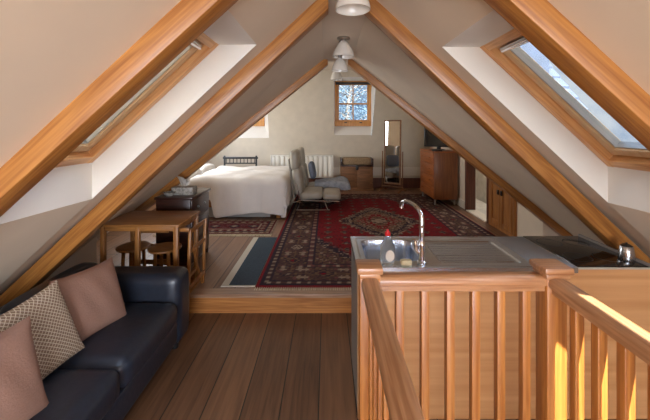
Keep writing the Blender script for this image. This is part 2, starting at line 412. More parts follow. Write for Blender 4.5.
# right wall with door and its opening
DY0, DY1 = 5.58, 6.36
bm = new(); X = 2.65
quad(bm, (2.96, -2.6, ZL), (2.96, 4.17, ZL), (2.96, 4.17, .8), (2.96, -2.6, .8))
quad(bm, (X, 4.17, ZL), (2.96, 4.17, ZL), (2.96, 4.17, .6), (X, 4.17, .6))
quad(bm, (X, 4.17, 0), (X, DY0, 0), (X, DY0, CH), (X, 4.17, CH))
quad(bm, (X, DY1, 0), (X, 9, 0), (X, 9, CH), (X, DY1, CH))
quad(bm, (X, DY0, 2.0), (X, DY1, 2.0), (X, DY1, CH), (X, DY0, CH))
struct('wall_right', bm, plaster)
# rear wall behind the viewpoint with an opening added for fill light
bm = new(); Yr = -2.6
WX0, WX1, WZ0, WZ1 = -1.1, 1.3, .3, 1.6
for x0, x1, z0, z1 in ((-2.6, WX0, ZL, 2.6), (WX1, 2.96, ZL, 2.6), (WX0, WX1, ZL, WZ0), (WX0, WX1, WZ1, 2.6)):
    quad(bm, (x0, Yr, z0), (x1, Yr, z0), (x1, Yr, z1), (x0, Yr, z1))
struct('wall_rear', bm, plaster)
portal('portal_rear_opening', ((WX0 + WX1) / 2, Yr - .02, (WZ0 + WZ1) / 2), (0, 1, 0), WX1 - WX0, WZ1 - WZ0)  # sky portal for the added rear opening

area_win('fill_rear', ((WX0 + WX1) / 2, Yr - .05, (WZ0 + WZ1) / 2), (0, 1, 0), WX1 - WX0, WZ1 - WZ0, 95, (1, .95, .9))  # added area light, fills the room from behind the viewpoint
area_win('daylight_wing', (-3.32, 6.6, 1.75), (1, 0, 0), 1.7, 1.2, 70, (.93, .97, 1))
# back wall with two recessed windows
BY, WYp = 8.8, 9.05
wins = [  # inner rectangle at WYp: x0,x1,z0,z1 ; outer quad at BY (bl, br, tr, tl)
    (P(335, 0, WYp).x, P(371, 0, WYp).x, P(0, 125, WYp).z, P(0, 82, WYp).z,
     [P(334, 135, BY), P(371.5, 135, BY), P(376.5, 77, BY), P(334, 77, BY)]),
    (P(228, 0, WYp).x, P(264, 0, WYp).x, P(0, 125, WYp).z, P(0, 82, WYp).z,
     [P(226, 138, BY), P(269, 138, BY), P(266, 77, BY), P(222, 77, BY)])]
bm = new()
xs_ = [-3.3]
def V(x, z): return (x, BY, z)
a, b = wins[1][4], wins[0][4]
quad(bm, V(-3.3, 0), V(2.66, 0), V(2.66, a[0].z), V(-3.3, a[0].z))            # below both sills (lower of the two)
zt = a[2].z
quad(bm, V(-3.3, zt), V(2.66, zt), V(2.66, CH), V(-3.3, CH))
zb = a[0].z
quad(bm, V(-3.3, zb), V(a[0].x, zb), V(a[3].x, zt), V(-3.3, zt))
quad(bm, V(b[0].x, zb), V(b[1].x, zb), V(b[1].x, b[1].z), V(b[0].x, b[0].z))
quad(bm, V(a[1].x, zb), V(b[0].x, zb), V(b[3].x, zt), V(a[2].x, zt))
quad(bm, V(b[1].x, zb), V(2.66, zb), V(2.66, zt), V(b[2].x, zt))
struct('wall_back', bm, backwall)
for k, (x0, x1, z0, z1, o4) in enumerate(wins):
    bm = new(); inn = [Vector((x0, WYp, z0)), Vector((x1, WYp, z0)), Vector((x1, WYp, z1)), Vector((x0, WYp, z1))]
    for i in range(4): quad(bm, o4[i], o4[(i + 1) % 4], inn[(i + 1) % 4], inn[i])
    struct('wall_reveal', bm, reveal_w)
    root = bpy.data.objects.new('window_%d' % (k + 1), None); C.objects.link(root); root['kind'] = 'structure'
    root.location = ((x0 + x1) / 2, WYp, z0); ORG[root.name] = root.location.copy()
    bm = new(); fw = .07; y0, y1 = WYp - .05, WYp + .03
    box(bm, x0 - .02, x0 + fw, y0, y1, z0, z1, .006); box(bm, x1 - fw, x1 + .02, y0, y1, z0, z1, .006)
    box(bm, x0, x1, y0, y1, z1 - .05, z1 + .02, .006); box(bm, x0 - .02, x1 + .02, y0 - .03, y1, z0 - .03, z0 + .10, .006)
    obj('frame', bm, pinefz, root)
    zm = z0 + (z1 - z0) * .49; xm = (x0 + x1) / 2
    for (za, zb_, yy) in ((zm - .02, z1 - .05, .0), (z0 + .10, zm + .02, -.02)):
        bm = new(); a0, a1 = x0 + fw, x1 - fw; w_ = .035
        box(bm, a0, a0 + w_, WYp + yy - .015, WYp + yy + .015, za, zb_); box(bm, a1 - w_, a1, WYp + yy - .015, WYp + yy + .015, za, zb_)
        box(bm, a0, a1, WYp + yy - .016, WYp + yy + .016, za, za + w_); box(bm, a0, a1, WYp + yy - .016, WYp + yy + .016, zb_ - w_, zb_)
        box(bm, xm - .014, xm + .014, WYp + yy - .012, WYp + yy + .012, za, zb_)
        s_ = obj('sash', bm, pinefz, root)
        bm = new(); box(bm, a0 + .01, a1 - .01, WYp + yy - .002, WYp + yy + .002, za + .01, zb_ - .01); obj('pane', bm, glass, s_, smooth=False)
    for hx in (-.2, .2):
        bm = new(); box(bm, xm + hx - .035, xm + hx + .035, y0 - .045, y0 - .02, z0 + .05, z0 + .075, .005); obj('sash_lift', bm, black_p, root)
    bm = new(); tube(bm, [(x0 + .02, WYp - .07, z1 - .045), (x1 - .02, WYp - .07, z1 - .045)], .035); obj('rolled_blind', bm, plain('dark_blind', rgb(70, 66, 62), .8), root)
    portal('daylight_back_window', ((x0 + x1) / 2, WYp + .06, (z0 + z1) / 2), (0, -1, 0), x1 - x0, z1 - z0)
# skirting and pale pipe boxing on the back wall
bm = new(); box(bm, -3.3, 2.65, BY - .025, BY, 0, .26, .005); struct('baseboard_back', bm, darkdoor)
bm = new(); box(bm, -.9, 2.65, BY - .02, BY, .32, .54, .005); struct('trim_4', bm, white_p)
bm = new(); box(bm, 2.625, 2.65, 6.46, 8.77, 0, .15, .004); struct('baseboard_right', bm, white_p)

# ------------------------------------------------------------------ rafters
def rafter(y0, y1, s, a_low, sl, u0, u1, mat, label, depth=.125):
    """one sloping beam; s = side; underside is a_low - sl*u"""
    ang = math.atan(sl); L = (u1 - u0) / math.cos(ang); th = depth * math.cos(ang)
    bm = new(); box(bm, 0, L, y0 - y0, y1 - y0, 0, th + .012, .004)
    # plumb cut at the ridge end
    for v in bm.verts:
        if v.co.x < L / 2: v.co.x -= v.co.z * math.tan(ang)
    o = obj('rafter', bm, mat, local=True)
    ux = Vector((s * math.cos(ang), 0, -math.sin(ang))); uz = Vector((s * math.sin(ang), 0, math.cos(ang))); uy = uz.cross(ux)
    if s > 0: M = Matrix((ux, uy, uz)).transposed()
    else:
        uy = Vector((0, 1, 0)); uz = Vector((-math.sin(ang), 0, math.cos(ang)))
        # keep right-handed: flip Y and start from the far face
        M = Matrix((ux, -uy, uz)).transposed()
    o.matrix_world = Matrix.Translation(Vector((RX + s * u0, y0 if s > 0 else y1, a_low - sl * u0))) @ M.to_4x4()
    tag(o, label, 'roof beam', 'sloping oak rafters'); return o
rafter(1.19, 1.30, 1, 2.462, .91, .12, 2.40, oak, 'nearest oak rafter on the right slope, crossing in front of the right skylight')
rafter(1.19, 1.30, -1, 2.462, .91, .12, 2.40, oak, 'nearest oak rafter on the left slope, crossing in front of the left skylight')
rafter(2.27, 2.385, 1, 2.467, .952, .12, 2.2, oak, 'middle oak rafter on the right, running down to the far end of the kitchen worktop')
rafter(2.27, 2.385, -1, 2.462, .940, .12, 2.38, oak, 'middle oak rafter on the left, running down behind the navy sofa')
rafter(4.045, 4.16, 1, 2.405, .80, .12, 2.80, oak, 'farthest oak rafter on the right, in front of the chest of drawers and cupboard doors')
rafter(4.045, 4.16, -1, 2.405, .80, .12, 2.45, oak, 'farthest oak rafter on the left, running down towards the bed and bedside chest')

# ------------------------------------------------------------------ skylights
def skylight(n, s, Y0, Y1, u0, u1, T=.225, visible=True):
    """reveal from ceiling plane to frame: top horizontal, bottom plumb"""
    sl = .93
    zi = lambda u, y: roof_z(y, u)
    zo = lambda u, y: roof_z(y, u) + T
    du = T / sl                                      # horizontal top reveal reaches the outer plane at u0 + du
    uo0, uo1 = u0 + du, u1
    bm = new()
    def q(u, y, out): return (RX + s * u, y, (zo if out else zi)(u, y))
    quad(bm, q(u0, Y0, 0), q(u0, Y1, 0), q(uo0, Y1, 1), q(uo0, Y0, 1))
    quad(bm, q(u1, Y0, 0), q(u1, Y1, 0), q(uo1, Y1, 1), q(uo1, Y0, 1))
    for y in (Y0, Y1): quad(bm, q(u0, y, 0), q(u1, y, 0), q(uo1, y, 1), q(uo0, y, 1))
    struct('wall_reveal', bm, reveal_w)
    # frame in a local frame: x down the slope, y along the roof, z outwards
    ang = math.atan(sl)
    root = bpy.data.objects.new('window_%d' % n, None); C.objects.link(root); root['kind'] = 'structure'
    L = (uo1 - uo0) / math.cos(ang); W = Y1 - Y0
    ux = Vector((s * math.cos(ang), 0, -math.sin(ang))); uy = Vector((0, 1, 0)) * s; uz = ux.cross(uy)
    if s < 0: pass
    M = Matrix((ux, uy, uz)).transposed().to_4x4()
    orig = Vector((RX + s * uo0, (Y0 if s > 0 else Y1), zo(uo0, Y0)))
    root.matrix_world = Matrix.Translation(orig) @ M
    ORG[root.name] = orig
    K = dict(local=True)
    f = .048
    bm = new()
    box(bm, -.01, L + .01, -.01, f, -.01, .09, .004); box(bm, -.01, L + .01, W - f, W + .01, -.01, .09, .004)
    obj('frame_side', bm, pinef, root, **K)
    bm = new(); box(bm, -.01, f, -.01, W + .01, -.008, .088, .004); box(bm, L - f, L + .01, -.01, W + .01, -.008, .088, .004)
    obj('frame_end', bm, pinefy, root, **K)
    # sash set a little outwards
    g, h = f + .012, .052
    pale = MATS.get('pale_sash') or wood('pale_sash', rgb(232, 200, 156), rgb(216, 176, 128), 0, .45)
    bm = new()
    box(bm, g, L - g, g, g + h, .03, .1, .004); box(bm, g, L - g, W - g - h, W - g, .03, .1, .004)
    box(bm, g, g + h, g, W - g, .032, .098, .004); box(bm, L - g - h, L - g, g, W - g, .032, .098, .004)
    sh = obj('sash', bm, pale, root, **K)
    bm = new(); e = g + h - .004
    for a0, a1, b0, b1 in ((e, L - e, e, e + .012), (e, L - e, W - e - .012, W - e), (e, e + .012, e, W - e), (L - e - .012, L - e, e, W - e)):
        box(bm, a0, a1, b0, b1, .045, .09)
    obj('glazing_gasket', bm, alu, sh, **K)
    bm = new(); box(bm, e, L - e, e, W - e, .066, .07); obj('pane', bm, glass, sh, smooth=False, **K)
    bm = new(); box(bm, -.03, L + .03, -.03, W + .03, .091, .11); box(bm, -.2, L + .2, -.2, W + .2, .085, .095)
    # outside flashing: only the ring
    bm.free(); bm = new()
    for a0, a1, b0, b1 in ((-.1, L + .1, -.1, .05), (-.1, L + .1, W - .05, W + .1), (-.1, .06, .05, W - .05), (L - .06, L + .1, .05, W - .05)):
        box(bm, a0, a1, b0, b1, .1, .12)
    obj('flashing', bm, alu, root, **K)
    # vent bar with handle at the top
    bm = new(); box(bm, g + .004, g + .036, g + .06, W - g - .06, .0, .028, .006); vb = obj('vent_bar', bm, alu, root, **K)
    bm = new(); tube(bm, [(g + .02, g + .1, -.015), (g + .02, W - g - .1, -.015)], .008); obj('bar_handle', bm, chrome, vb, **K)
    c = orig + ux * (L / 2) + uy * (W / 2) + uz * .14
    portal('daylight_skylight', c, -uz, L, W, 'Y')
    return root
skylight(3, 1, 1.36, 2.10, .58, 1.605)
skylight(4, -1, 1.36, 2.10, .564, 1.58)
skylight(5, 1, -.15, .74, .58, 1.22)

# ------------------------------------------------------------------ outside: added sun-blocking wall, tree, neighbour roof
# room beyond the doorway
bm = new()
quad(bm, (2.65, 5.0, 0), (3.27, 5.0, 0), (3.27, 8.15, 0), (2.65, 8.15, 0)); struct('floor', bm, stone)
bm = new()
quad(bm, (2.66, 5.0, 0), (3.27, 5.0, 0), (3.27, 5.0, 2.2), (2.66, 5.0, 2.2)); quad(bm, (3.27, 5.0, 0), (3.27, 8.15, 0), (3.27, 8.15, 2.2), (3.27, 5.0, 2.2))
quad(bm, (2.66, 8.15, 0), (3.27, 8.15, 0), (3.27, 8.15, 2.2), (2.66, 8.15, 2.2)); struct('wall_side_room', bm, stone)
bm = new(); quad(bm, (2.66, 5.0, 2.2), (3.27, 5.0, 2.2), (3.27, 8.15, 2.2), (2.66, 8.15, 2.2)); struct('ceiling', bm, plaster)
lamp('side_room_fill', (2.97, 6.4, 2.15), 16, (1, .95, .88), .5)  # added light that brightens the room seen through the doorway

# door casing
bm = new()
for y0, y1 in ((DY0 - .09, DY0), (DY1, DY1 + .09)): box(bm, 2.615, 2.78, y0, y1, 0, 2.09, .005)
box(bm, 2.615, 2.78, DY0, DY1, 2.0, 2.09, .005)
dr = bpy.data.objects.new('door_1', None); C.objects.link(dr); dr['kind'] = 'structure'; dr.location = (2.65, DY0, 0); ORG[dr.name] = dr.location.copy()
obj('door_casing', bm, darkdoor, dr)
bm = new(); box(bm, 2.60, 2.80, DY0, DY1, 0, .02, .003); obj('threshold', bm, white_p, dr)

# cupboard doors in the side wall
cb_ = thing('eaves_cupboard', 'pair of panelled pine cupboard doors in the right wall beside the doorway', 'cupboard', (2.62, 5.1, 0))
bm = new(); Y0, Y1, ZT = 4.74, 5.49, 1.35
box(bm, 2.61, 2.648, Y0, Y0 + .05, 0, ZT, .004); box(bm, 2.61, 2.648, Y1 - .05, Y1, 0, ZT, .004); box(bm, 2.61, 2.648, Y0 + .05, Y1 - .05, ZT - .05, ZT, .004); box(bm, 2.61, 2.648, Y0 + .05, Y1 - .05, 0, .05, .004)
obj('frame', bm, cupw, cb_)
ym = (Y0 + Y1) / 2
for a0, a1, hy in ((Y0 + .055, ym - .003, ym - .05), (ym + .003, Y1 - .055, ym + .05)):
    bm = new(); box(bm, 2.618, 2.64, a0, a1, .055, ZT - .055)
    for q0, q1 in ((a0, a0 + .06), (a1 - .06, a1)): box(bm, 2.604, 2.618, q0, q1, .055, ZT - .055, .003)
    for q0, q1 in ((.055, .13), (ZT - .13, ZT - .055)): box(bm, 2.605, 2.618, a0 + .06, a1 - .06, q0, q1, .003)
    d = obj('door', bm, cupw, cb_)
    bm = new(); box(bm, 2.585, 2.604, hy - .02, hy + .02, .54, .61, .004); obj('handle', bm, black_p, d)

# socket on the white wall panel
sk = thing('wall_socket', 'white double wall socket low on the right wall near the cupboard', 'socket', (2.64, 4.4, .45))
bm = new(); box(bm, 2.64, 2.65, 4.42, 4.57, .60, .69, .003); obj('face_plate', bm, white_e, sk)
for y_ in (4.435, 4.53):
    bm = new(); box(bm, 2.636, 2.64, y_, y_ + .02, .635, .655); obj('switch', bm, white_e, sk)

# ------------------------------------------------------------------ balustrade round the stair opening
bal = thing('balustrade', 'oak stair balustrade in front of the kitchen sink with newels and handrails', 'balustrade', (.55, 1.40, ZL))
def rail_profile(bm, a, b, horizontal_axis, ztop=.95, wd=.072):
    """moulded handrail between a and b along x or y"""
    h = wd / 2
    pr = [(-h * .62, -.062), (-h * .62, -.042), (-h * .95, -.036), (-h, -.022), (-h * .9, -.008), (-h * .6, 0), (h * .6, 0), (h * .9, -.008), (h, -.022), (h * .95, -.036), (h * .62, -.042), (h * .62, -.062)]
    r0, r1 = [], []
    for o_, z in pr:
        if horizontal_axis == 'x': p0, p1 = (a[0], a[1] + o_, ztop + z), (b[0], b[1] + o_, ztop + z)
        else: p0, p1 = (a[0] + o_, a[1], ztop + z), (b[0] + o_, b[1], ztop + z)
        r0.append(bm.verts.new(p0)); r1.append(bm.verts.new(p1))
    n = len(pr)
    for k in range(n): bm.faces.new((r0[k], r0[(k + 1) % n], r1[(k + 1) % n], r1[k]))
    bm.faces.new(r0[::-1]); bm.faces.new(r1)
NX0, NX1, NY = .172, .922, 1.40
for x, cw in ((NX0, .1), (NX1, .112)):
    bm = new(); box(bm, x - .04, x + .04, NY - .04, NY + .04, ZL, .955, .004); nw = obj('newel_post', bm, oakz, bal)
    bm = new(); c2 = cw / 2 + .002
    box(bm, x - c2 + .01, x + c2 - .01, NY - c2 + .01, NY + c2 - .01, .945, .965, .004); box(bm, x - c2, x + c2, NY - c2, NY + c2, .965, .993, .007)
    obj('newel_cap', bm, oakr, nw)
bm = new(); rail_profile(bm, (NX0 + .04, NY), (NX1 - .04, NY), 'x'); obj('handrail', bm, oakr, bal)
for x in (NX0, NX1):
    bm = new(); rail_profile(bm, (x, -.9), (x, NY - .04), 'y', wd=.072 if x < .5 else .075); obj('handrail', bm, oaky, bal)
def baluster(x, y):
    bm = new(); box(bm, x - .0165, x + .0165, y - .0165, y + .0165, ZL + .03, .892, .003); obj('baluster', bm, oakz, bal)
for k in range(6): baluster(.298 + .103 * k, NY)
for k in range(18):
    baluster(NX1, NY - .145 - .103 * k); baluster(NX0, NY - .145 - .103 * k)
bm = new(); box(bm, NX0 + .04, NX1 - .04, NY - .025, NY + .025, ZL, ZL + .03, .003); box(bm, NX0 - .025, NX0 + .025, -.9, NY - .04, ZL, ZL + .03, .003); box(bm, NX1 - .025, NX1 + .025, -.9, NY - .04, ZL, ZL + .03, .003)
obj('base_rail', bm, oakf, bal)

# ------------------------------------------------------------------ kitchen units, sink top, hob
KY0, KY1, KT = 2.016, 2.60, .72
ku = thing('kitchen_unit', 'low kitchen unit with pale plywood back behind the balustrade', 'kitchen unit', (1.0, 2.3, ZL))
bm = new(); box(bm, .183, 1.491, KY0 + .004, KY0 + .02, ZL, KT - .032); box(bm, 1.491, 1.937, KY0 + .004, KY0 + .02, ZL, KT - .012); obj('back_panel', bm, ply, ku)
bm = new(); box(bm, .185, .203, KY0 + .02, KY1 - .03, ZL, KT - .032); box(bm, 1.1, 1.118, KY0 + .02, KY1 - .03, ZL, KT - .2); box(bm, .203, 1.93, KY0 + .02, KY1 - .03, ZL + .08, ZL + .098)
obj('carcass', bm, plain('grey_side', rgb(128, 122, 116), .5), ku)
bm = new(); box(bm, .203, 1.93, KY1 - .10, KY1 - .08, ZL, ZL + .08); obj('plinth', bm, darkdoor, ku)
for k in range(4):
    x0 = .19 + .437 * k
    bm = new(); box(bm, x0, x0 + .43, KY1 - .03, KY1 - .01, ZL + .1, KT - .04, .003); d = obj('door', bm, cupw, ku)
    bm = new(); tube(bm, [(x0 + .1, KY1 - .01, .6), (x0 + .1, KY1 + .02, .6), (x0 + .35, KY1 + .02, .6), (x0 + .35, KY1 - .01, .6)], .006); obj('handle', bm, chrome, d)
# stainless sink top: height field with bowl and ribbed drainer
sk_ = thing('sink_top', 'stainless steel sink top with one bowl and ribbed drainer behind the front handrail', 'sink', (.83, 2.3, KT))
def sstep(a, b, t): t = max(0, min(1, (t - a) / (b - a))); return t * t * (3 - 2 * t)
def rrect(x, y, x0, x1, y0, y1, r):
    cx, cy = (x0 + x1) / 2, (y0 + y1) / 2
    qx, qy = abs(x - cx) - (x1 - x0) / 2 + r, abs(y - cy) - (y1 - y0) / 2 + r
    return math.hypot(max(qx, 0), max(qy, 0)) + min(max(qx, qy), 0) - r
def sink_z(x, y):
    z = 0
    d = rrect(x, y, .245, .615, 2.125, 2.52, .06)
    z -= .155 * sstep(0, -.022, d)
    d2 = rrect(x, y, .70, 1.215, 2.10, 2.52, .03)
    if d2 < 0:
        z -= .016 * sstep(0, -.02, d2)
        if d2 < -.03: z += .006 * (math.sin((y - 2.1) * 2 * PI / .042) > .2)
    d3 = rrect(x, y, .205, 1.245, 2.04, 2.565, .03)
    z += .004 * sstep(.012, .0, abs(d3))
    return KT + z
bm = new(); nx, ny = 190, 96; x0, x1 = .178, 1.25; G = []
for i in range(nx + 1):
    G.append([bm.verts.new((x0 + (x1 - x0) * i / nx, KY0 + (KY1 - KY0) * j / ny, sink_z(x0 + (x1 - x0) * i / nx, KY0 + (KY1 - KY0) * j / ny))) for j in range(ny + 1)])
for i in range(nx):
    for j in range(ny): bm.faces.new((G[i][j], G[i + 1][j], G[i + 1][j + 1], G[i][j + 1]))
obj('bowl_and_drainer', bm, steel_t, sk_, angle=60)
bm = new(); box(bm, 1.251, 1.49, KY0 + .004, KY1 - .004, KT - .03, KT, .001); obj('worktop_panel', bm, plain('blue_grey_worktop', rgb(150, 158, 170), .3), sk_)
bm = new()
box(bm, .178, 1.49, KY0, KY0 + .004, KT - .03, KT + .001); box(bm, .178, 1.49, KY1 - .004, KY1, KT - .03, KT + .001); box(bm, .178, .182, KY0 + .004, KY1 - .004, KT - .03, KT + .001)
obj('front_edge', bm, steel, sk_)
bm = new(); lathe(bm, [(.028, 0), (.03, .003), (.012, .004), (.01, .001)], (.43, 2.32, KT - .155)); obj('drain', bm, chrome, sk_)
# tap
tp = thing('mixer_tap', 'tall chrome mixer tap with curved spout at the sink', 'tap', (.578, 2.075, KT + .002))
tx, ty = .578, 2.075
bm = new(); lathe(bm, [(.028, 0), (.028, .012), (.021, .02), (.02, .10), (.022, .105), (.022, .125), (.013, .14), (.0125, .15)], (tx, ty, KT + .004)); obj('tap_body', bm, chrome, tp)
bm = new(); pts = [(tx, ty, KT + .14), (tx, ty, KT + .28), (tx - .003, ty + .01, KT + .305), (tx - .012, ty + .03, KT + .327), (tx - .028, ty + .07, KT + .343), (tx - .045, ty + .12, KT + .35), (tx - .062, ty + .17, KT + .348), (tx - .074, ty + .2, KT + .335), (tx - .078, ty + .21, KT + .31), (tx - .078, ty + .21, KT + .295)]
tube(bm, pts, [.0145, .0145, .0145, .0145, .0135, .013, .0125, .0125, .0125, .0135], 14); obj('spout', bm, chrome, tp)
bm = new(); tube(bm, [(tx - .02, ty, KT + .07), (tx - .035, ty - .0, KT + .09), (tx - .042, ty - .004, KT + .15)], [.012, .012, .017], 12); obj('lever', bm, chrome, tp)
# bottle
bt = thing('washing_up_bottle', 'clear washing-up liquid bottle with red cap beside the tap', 'bottle', (.37, 2.075, KT + .004))
bm = new(); lathe(bm, [(.034, 0), (.040, .006), (.044, .04), (.046, .08), (.042, .11), (.028, .14), (.016, .158), (.014, .172)], (.37, 2.075, KT + .004), 24, 1, .65); obj('bottle_body', bm, bot_m, bt)
bm = new(); lathe(bm, [(.017, 0), (.018, .008), (.016, .02), (.008, .026), (.007, .036)], (.37, 2.075, KT + .176)); obj('cap', bm, red_p, bt)
bm = new(); lathe(bm, [(.0, -.0005), (.012, -.0005), (.024, 0), (.028, .001)], (0, 0, 0), 20, .95, 1.25)
bm.transform(Matrix.Translation((.378, 2.0385, KT + .062)) @ Matrix.Rotation(PI / 2, 4, 'X')); obj('label', bm, white_p, bt)
bm = new(); soft(bm, .445, .51, 2.035, 2.075, KT + .004, KT + .034, .008, .002, 6); tag(obj('sponge', bm, sponge), 'beige washing-up sponge on the sink edge between bottle and tap', 'sponge')
# hob / black glass worktop
hb = thing('glass_hob', 'black glass hob set in the worktop to the right of the sink', 'hob', (1.7, 2.3, KT - .03))
bm = new(); box(bm, 1.492, 1.937, KY0, KY1, KT - .010, KT, .002); obj('worktop_base', bm, plain('worktop_cream_edge', rgb(196, 186, 170), .5), hb)
bm = new(); box(bm, 1.494, 1.915, KY0 + .008, KY1 - .004, KT, KT + .006, .002); obj('glass_plate', bm, black_g, hb)
for x, y in ((1.6, 2.17), (1.79, 2.17), (1.6, 2.45), (1.79, 2.45)):
    bm = new(); lathe(bm, [(.075, 0), (.078, .0006), (.081, 0)], (x, y, KT + .0062), 32, cap=(False, False)); obj('burner_ring', bm, black_p, hb)
bm = new(); box(bm, 1.918, 1.935, KY0, KY1 + .0, KT, KT + .02, .003); tag(obj('worktop_upstand', bm, plain('grey_upstand', rgb(140, 130, 124), .5)), 'low grey upstand along the right edge of the black hob', 'upstand')
jg = thing('steel_kettle', 'small stainless steel kettle at the right end of the black hob', 'kettle', (1.868, 2.12, KT + .006))
bm = new(); lathe(bm, [(.04, 0), (.044, .01), (.040, .05), (.034, .085), (.03, .09)], (1.868, 2.12, KT + .006)); obj('kettle_body', bm, steel, jg)
bm = new(); lathe(bm, [(.031, 0), (.02, .01), (.006, .014), (.006, .02)], (1.868, 2.12, KT + .096)); obj('lid', bm, black_p, jg)

# ------------------------------------------------------------------ rugs and mat
def rug_mesh(name, X0, X1, Y0, Y1, fn, z0, th, res, label, cat='rug'):
    nx, ny = max(2, int((X1 - X0) / res)), max(2, int((Y1 - Y0) / res))
    vs, fs, cols = [], [], []
    for j in range(ny + 1):
        for i in range(nx + 1):
            x, y = X0 + (X1 - X0) * i / nx, Y0 + (Y1 - Y0) * j / ny
            e = i in (0, nx) or j in (0, ny)
            vs.append((x - (X0 + X1) / 2, y - (Y0 + Y1) / 2, 0 if e else th)); cols.append(fn(x - X0, y - Y0, X1 - X0, Y1 - Y0))
    for j in range(ny):
        for i in range(nx):
            a = j * (nx + 1) + i; fs.append((a, a + 1, a + nx + 2, a + nx + 1))
    me = bpy.data.meshes.new(name); me.from_pydata(vs, [], fs); me.update()
    ca = me.color_attributes.new('Col', 'FLOAT_COLOR', 'POINT')
    flat = [c for col in cols for c in col]; ca.data.foreach_set('color', flat)
    me.materials.append(rug_m); me.shade_smooth()
    return me
RED, DRED, NAVY, CREAM, TAUPE, OCHRE, ROSE = rgb(128, 20, 32), rgb(86, 16, 24), rgb(40, 38, 52), rgb(158, 140, 122), rgb(82, 62, 58), rgb(116, 92, 70), rgb(116, 72, 72)
hsh = {}
def hrand(i, j, k=0):
    q = (i, j, k)
    if q not in hsh: hsh[q] = random.Random(i * 7919 + j * 104729 + k * 1299709).random()
    return hsh[q]
def persian(x, y, W, L):
    q = .02
    x, y = math.floor(x / q) * q + q / 2, math.floor(y / q) * q + q / 2
    d = min(x, y, W - x, L - y)
    along = y if min(x, W - x) < min(y, L - y) else x
    if d < .05: return DRED if d > .03 else RED
    if d < .075: return NAVY
    if d < .13:
        return CREAM if (int(along / .05) % 2 == 0 and d > .085 and d < .12) else TAUPE
    if d < .15: return NAVY
    if d < .47:                                       # main border with lobed motifs
        c = d - .31; a = (along % .44) - .22; k = int(along / .44)
        r1 = abs(a) * 1.0 + abs(c) * 1.25
        if r1 < .035: return RED if k % 2 else CREAM
        if r1 < .07: return NAVY if k % 2 else TAUPE
        if r1 < .105: return CREAM if k % 2 == 0 else OCHRE
        if r1 < .125: return NAVY
        if abs(abs(a) - .19) + abs(abs(c) - .09) < .035: return CREAM
        if abs(abs(a) - .15) + abs(abs(c) - .11) < .03: return ROSE
        if abs(c) < .01: return OCHRE
        h = hrand(int(x / q), int(y / q))
        return OCHRE if h > .86 else NAVY if h > .74 else TAUPE
    if d < .49: return NAVY
    if d < .54: return ROSE if int(along / .04) % 2 else CREAM if int(along / .04) % 4 == 0 else TAUPE
    if d < .56: return NAVY
    # field
    cx, cy = abs(x - W / 2), abs(y - L / 2)
    st = .06; sx, sy = math.floor(cx / st) * st, math.floor(cy / st) * st
    m = sx / .62 + sy / .95                           # central medallion, stepped lozenge
    h = hrand(int(cx / q), int(cy / q), 1)
    if m < .22: return CREAM if m < .1 else NAVY if h > .4 else OCHRE
    if m < .5: return RED if h < .55 else OCHRE if h < .8 else CREAM
    if m < .72: return OCHRE if h < .5 else TAUPE if h < .8 else CREAM
    if m < .92: return NAVY if h < .75 else CREAM
    if m < 1.0: return CREAM if h > .5 else TAUPE
    fw, fl = W / 2 - .56, L / 2 - .56
    ex, ey = fw - sx, fl - sy                          # from field corner
    cn = ex / .62 + ey / 1.0
    if cn < .80: return (TAUPE if h < .45 else CREAM if h < .62 else OCHRE if h < .8 else ROSE) if int((cx + cy) / .1) % 2 else (OCHRE if h < .4 else NAVY if h < .6 else TAUPE)
    if cn < .98: return NAVY if h < .85 else CREAM
    if cn < 1.06: return ROSE if h < .6 else DRED
    # small flowers on the red field
    gx, gy = (cx % .24) - .12, (cy % .24) - .12; r = abs(gx) + abs(gy)
    if r < .022: return CREAM
    if r < .05: return NAVY
    if r < .07 and h > .4: return OCHRE
    return RED if h < .82 else DRED
def fill(o, me): pass
rt = thing('persian_rug', 'large red and navy persian rug covering most of the upper floor', 'rug', (.86, 5.6, .001))
RX0, RX1, RY0, RY1 = -.70, 2.42, 3.29, 7.95
me = rug_mesh('pile', RX0, RX1, RY0, RY1, persian, 0, .011, .0135, '')
o = bpy.data.objects.new('pile', me); C.objects.link(o); o.parent = rt; o.location = ((RX0 + RX1) / 2 - .86, (RY0 + RY1) / 2 - 5.6, 0)
bm = new()
for k in range(150):
    x = RX0 + .01 + (RX1 - RX0 - .02) * k / 149
    tube(bm, [(x, RY0, .008), (x + R.uniform(-.006, .006), RY0 - .05, .004)], .004, 5)
obj('fringe', bm, fringe_m, rt)['kind'] = 'stuff'
def runner(x, y, W, L):
    q = .02; x, y = math.floor(x / q) * q + q / 2, math.floor(y / q) * q + q / 2
    d = min(x, y, W - x, L - y); al = y if min(x, W - x) < min(y, L - y) else x
    if d < .03: return CREAM
    if d < .06: return DRED
    if d < .12: return CREAM if int(al / .06) % 2 else OCHRE
    if d < .14: return NAVY
    if d < .24: return (CREAM if abs((al % .12) - .06) + abs(d - .19) < .04 else DRED)
    if d < .26: return CREAM
    h = hrand(int(x / q), int(y / q), 3)
    a = abs((x % .3) - .15) + abs(y - L / 2)
    if a < .05: return CREAM
    if a < .1: return NAVY
    return ROSE if h > .75 else DRED
sr = thing('bedside_rug', 'small faded red and cream rug on the boards beside the bed', 'rug', (-1.6, 5.3, .001))
me = rug_mesh('pile', -2.5, -.80, 4.93, 5.74, runner, 0, .009, .0135, '')
o = bpy.data.objects.new('pile', me); C.objects.link(o); o.parent = sr; o.location = (-1.65 + 1.6, 5.335 - 5.3, 0)
bm = new()
for k in range(90):
    x = -2.49 + 1.68 * k / 89
    tube(bm, [(x, 4.935, .006), (x + R.uniform(-.005, .005), 4.86, .004)], .007, 5)
obj('fringe', bm, fringe_m, sr)['kind'] = 'stuff'
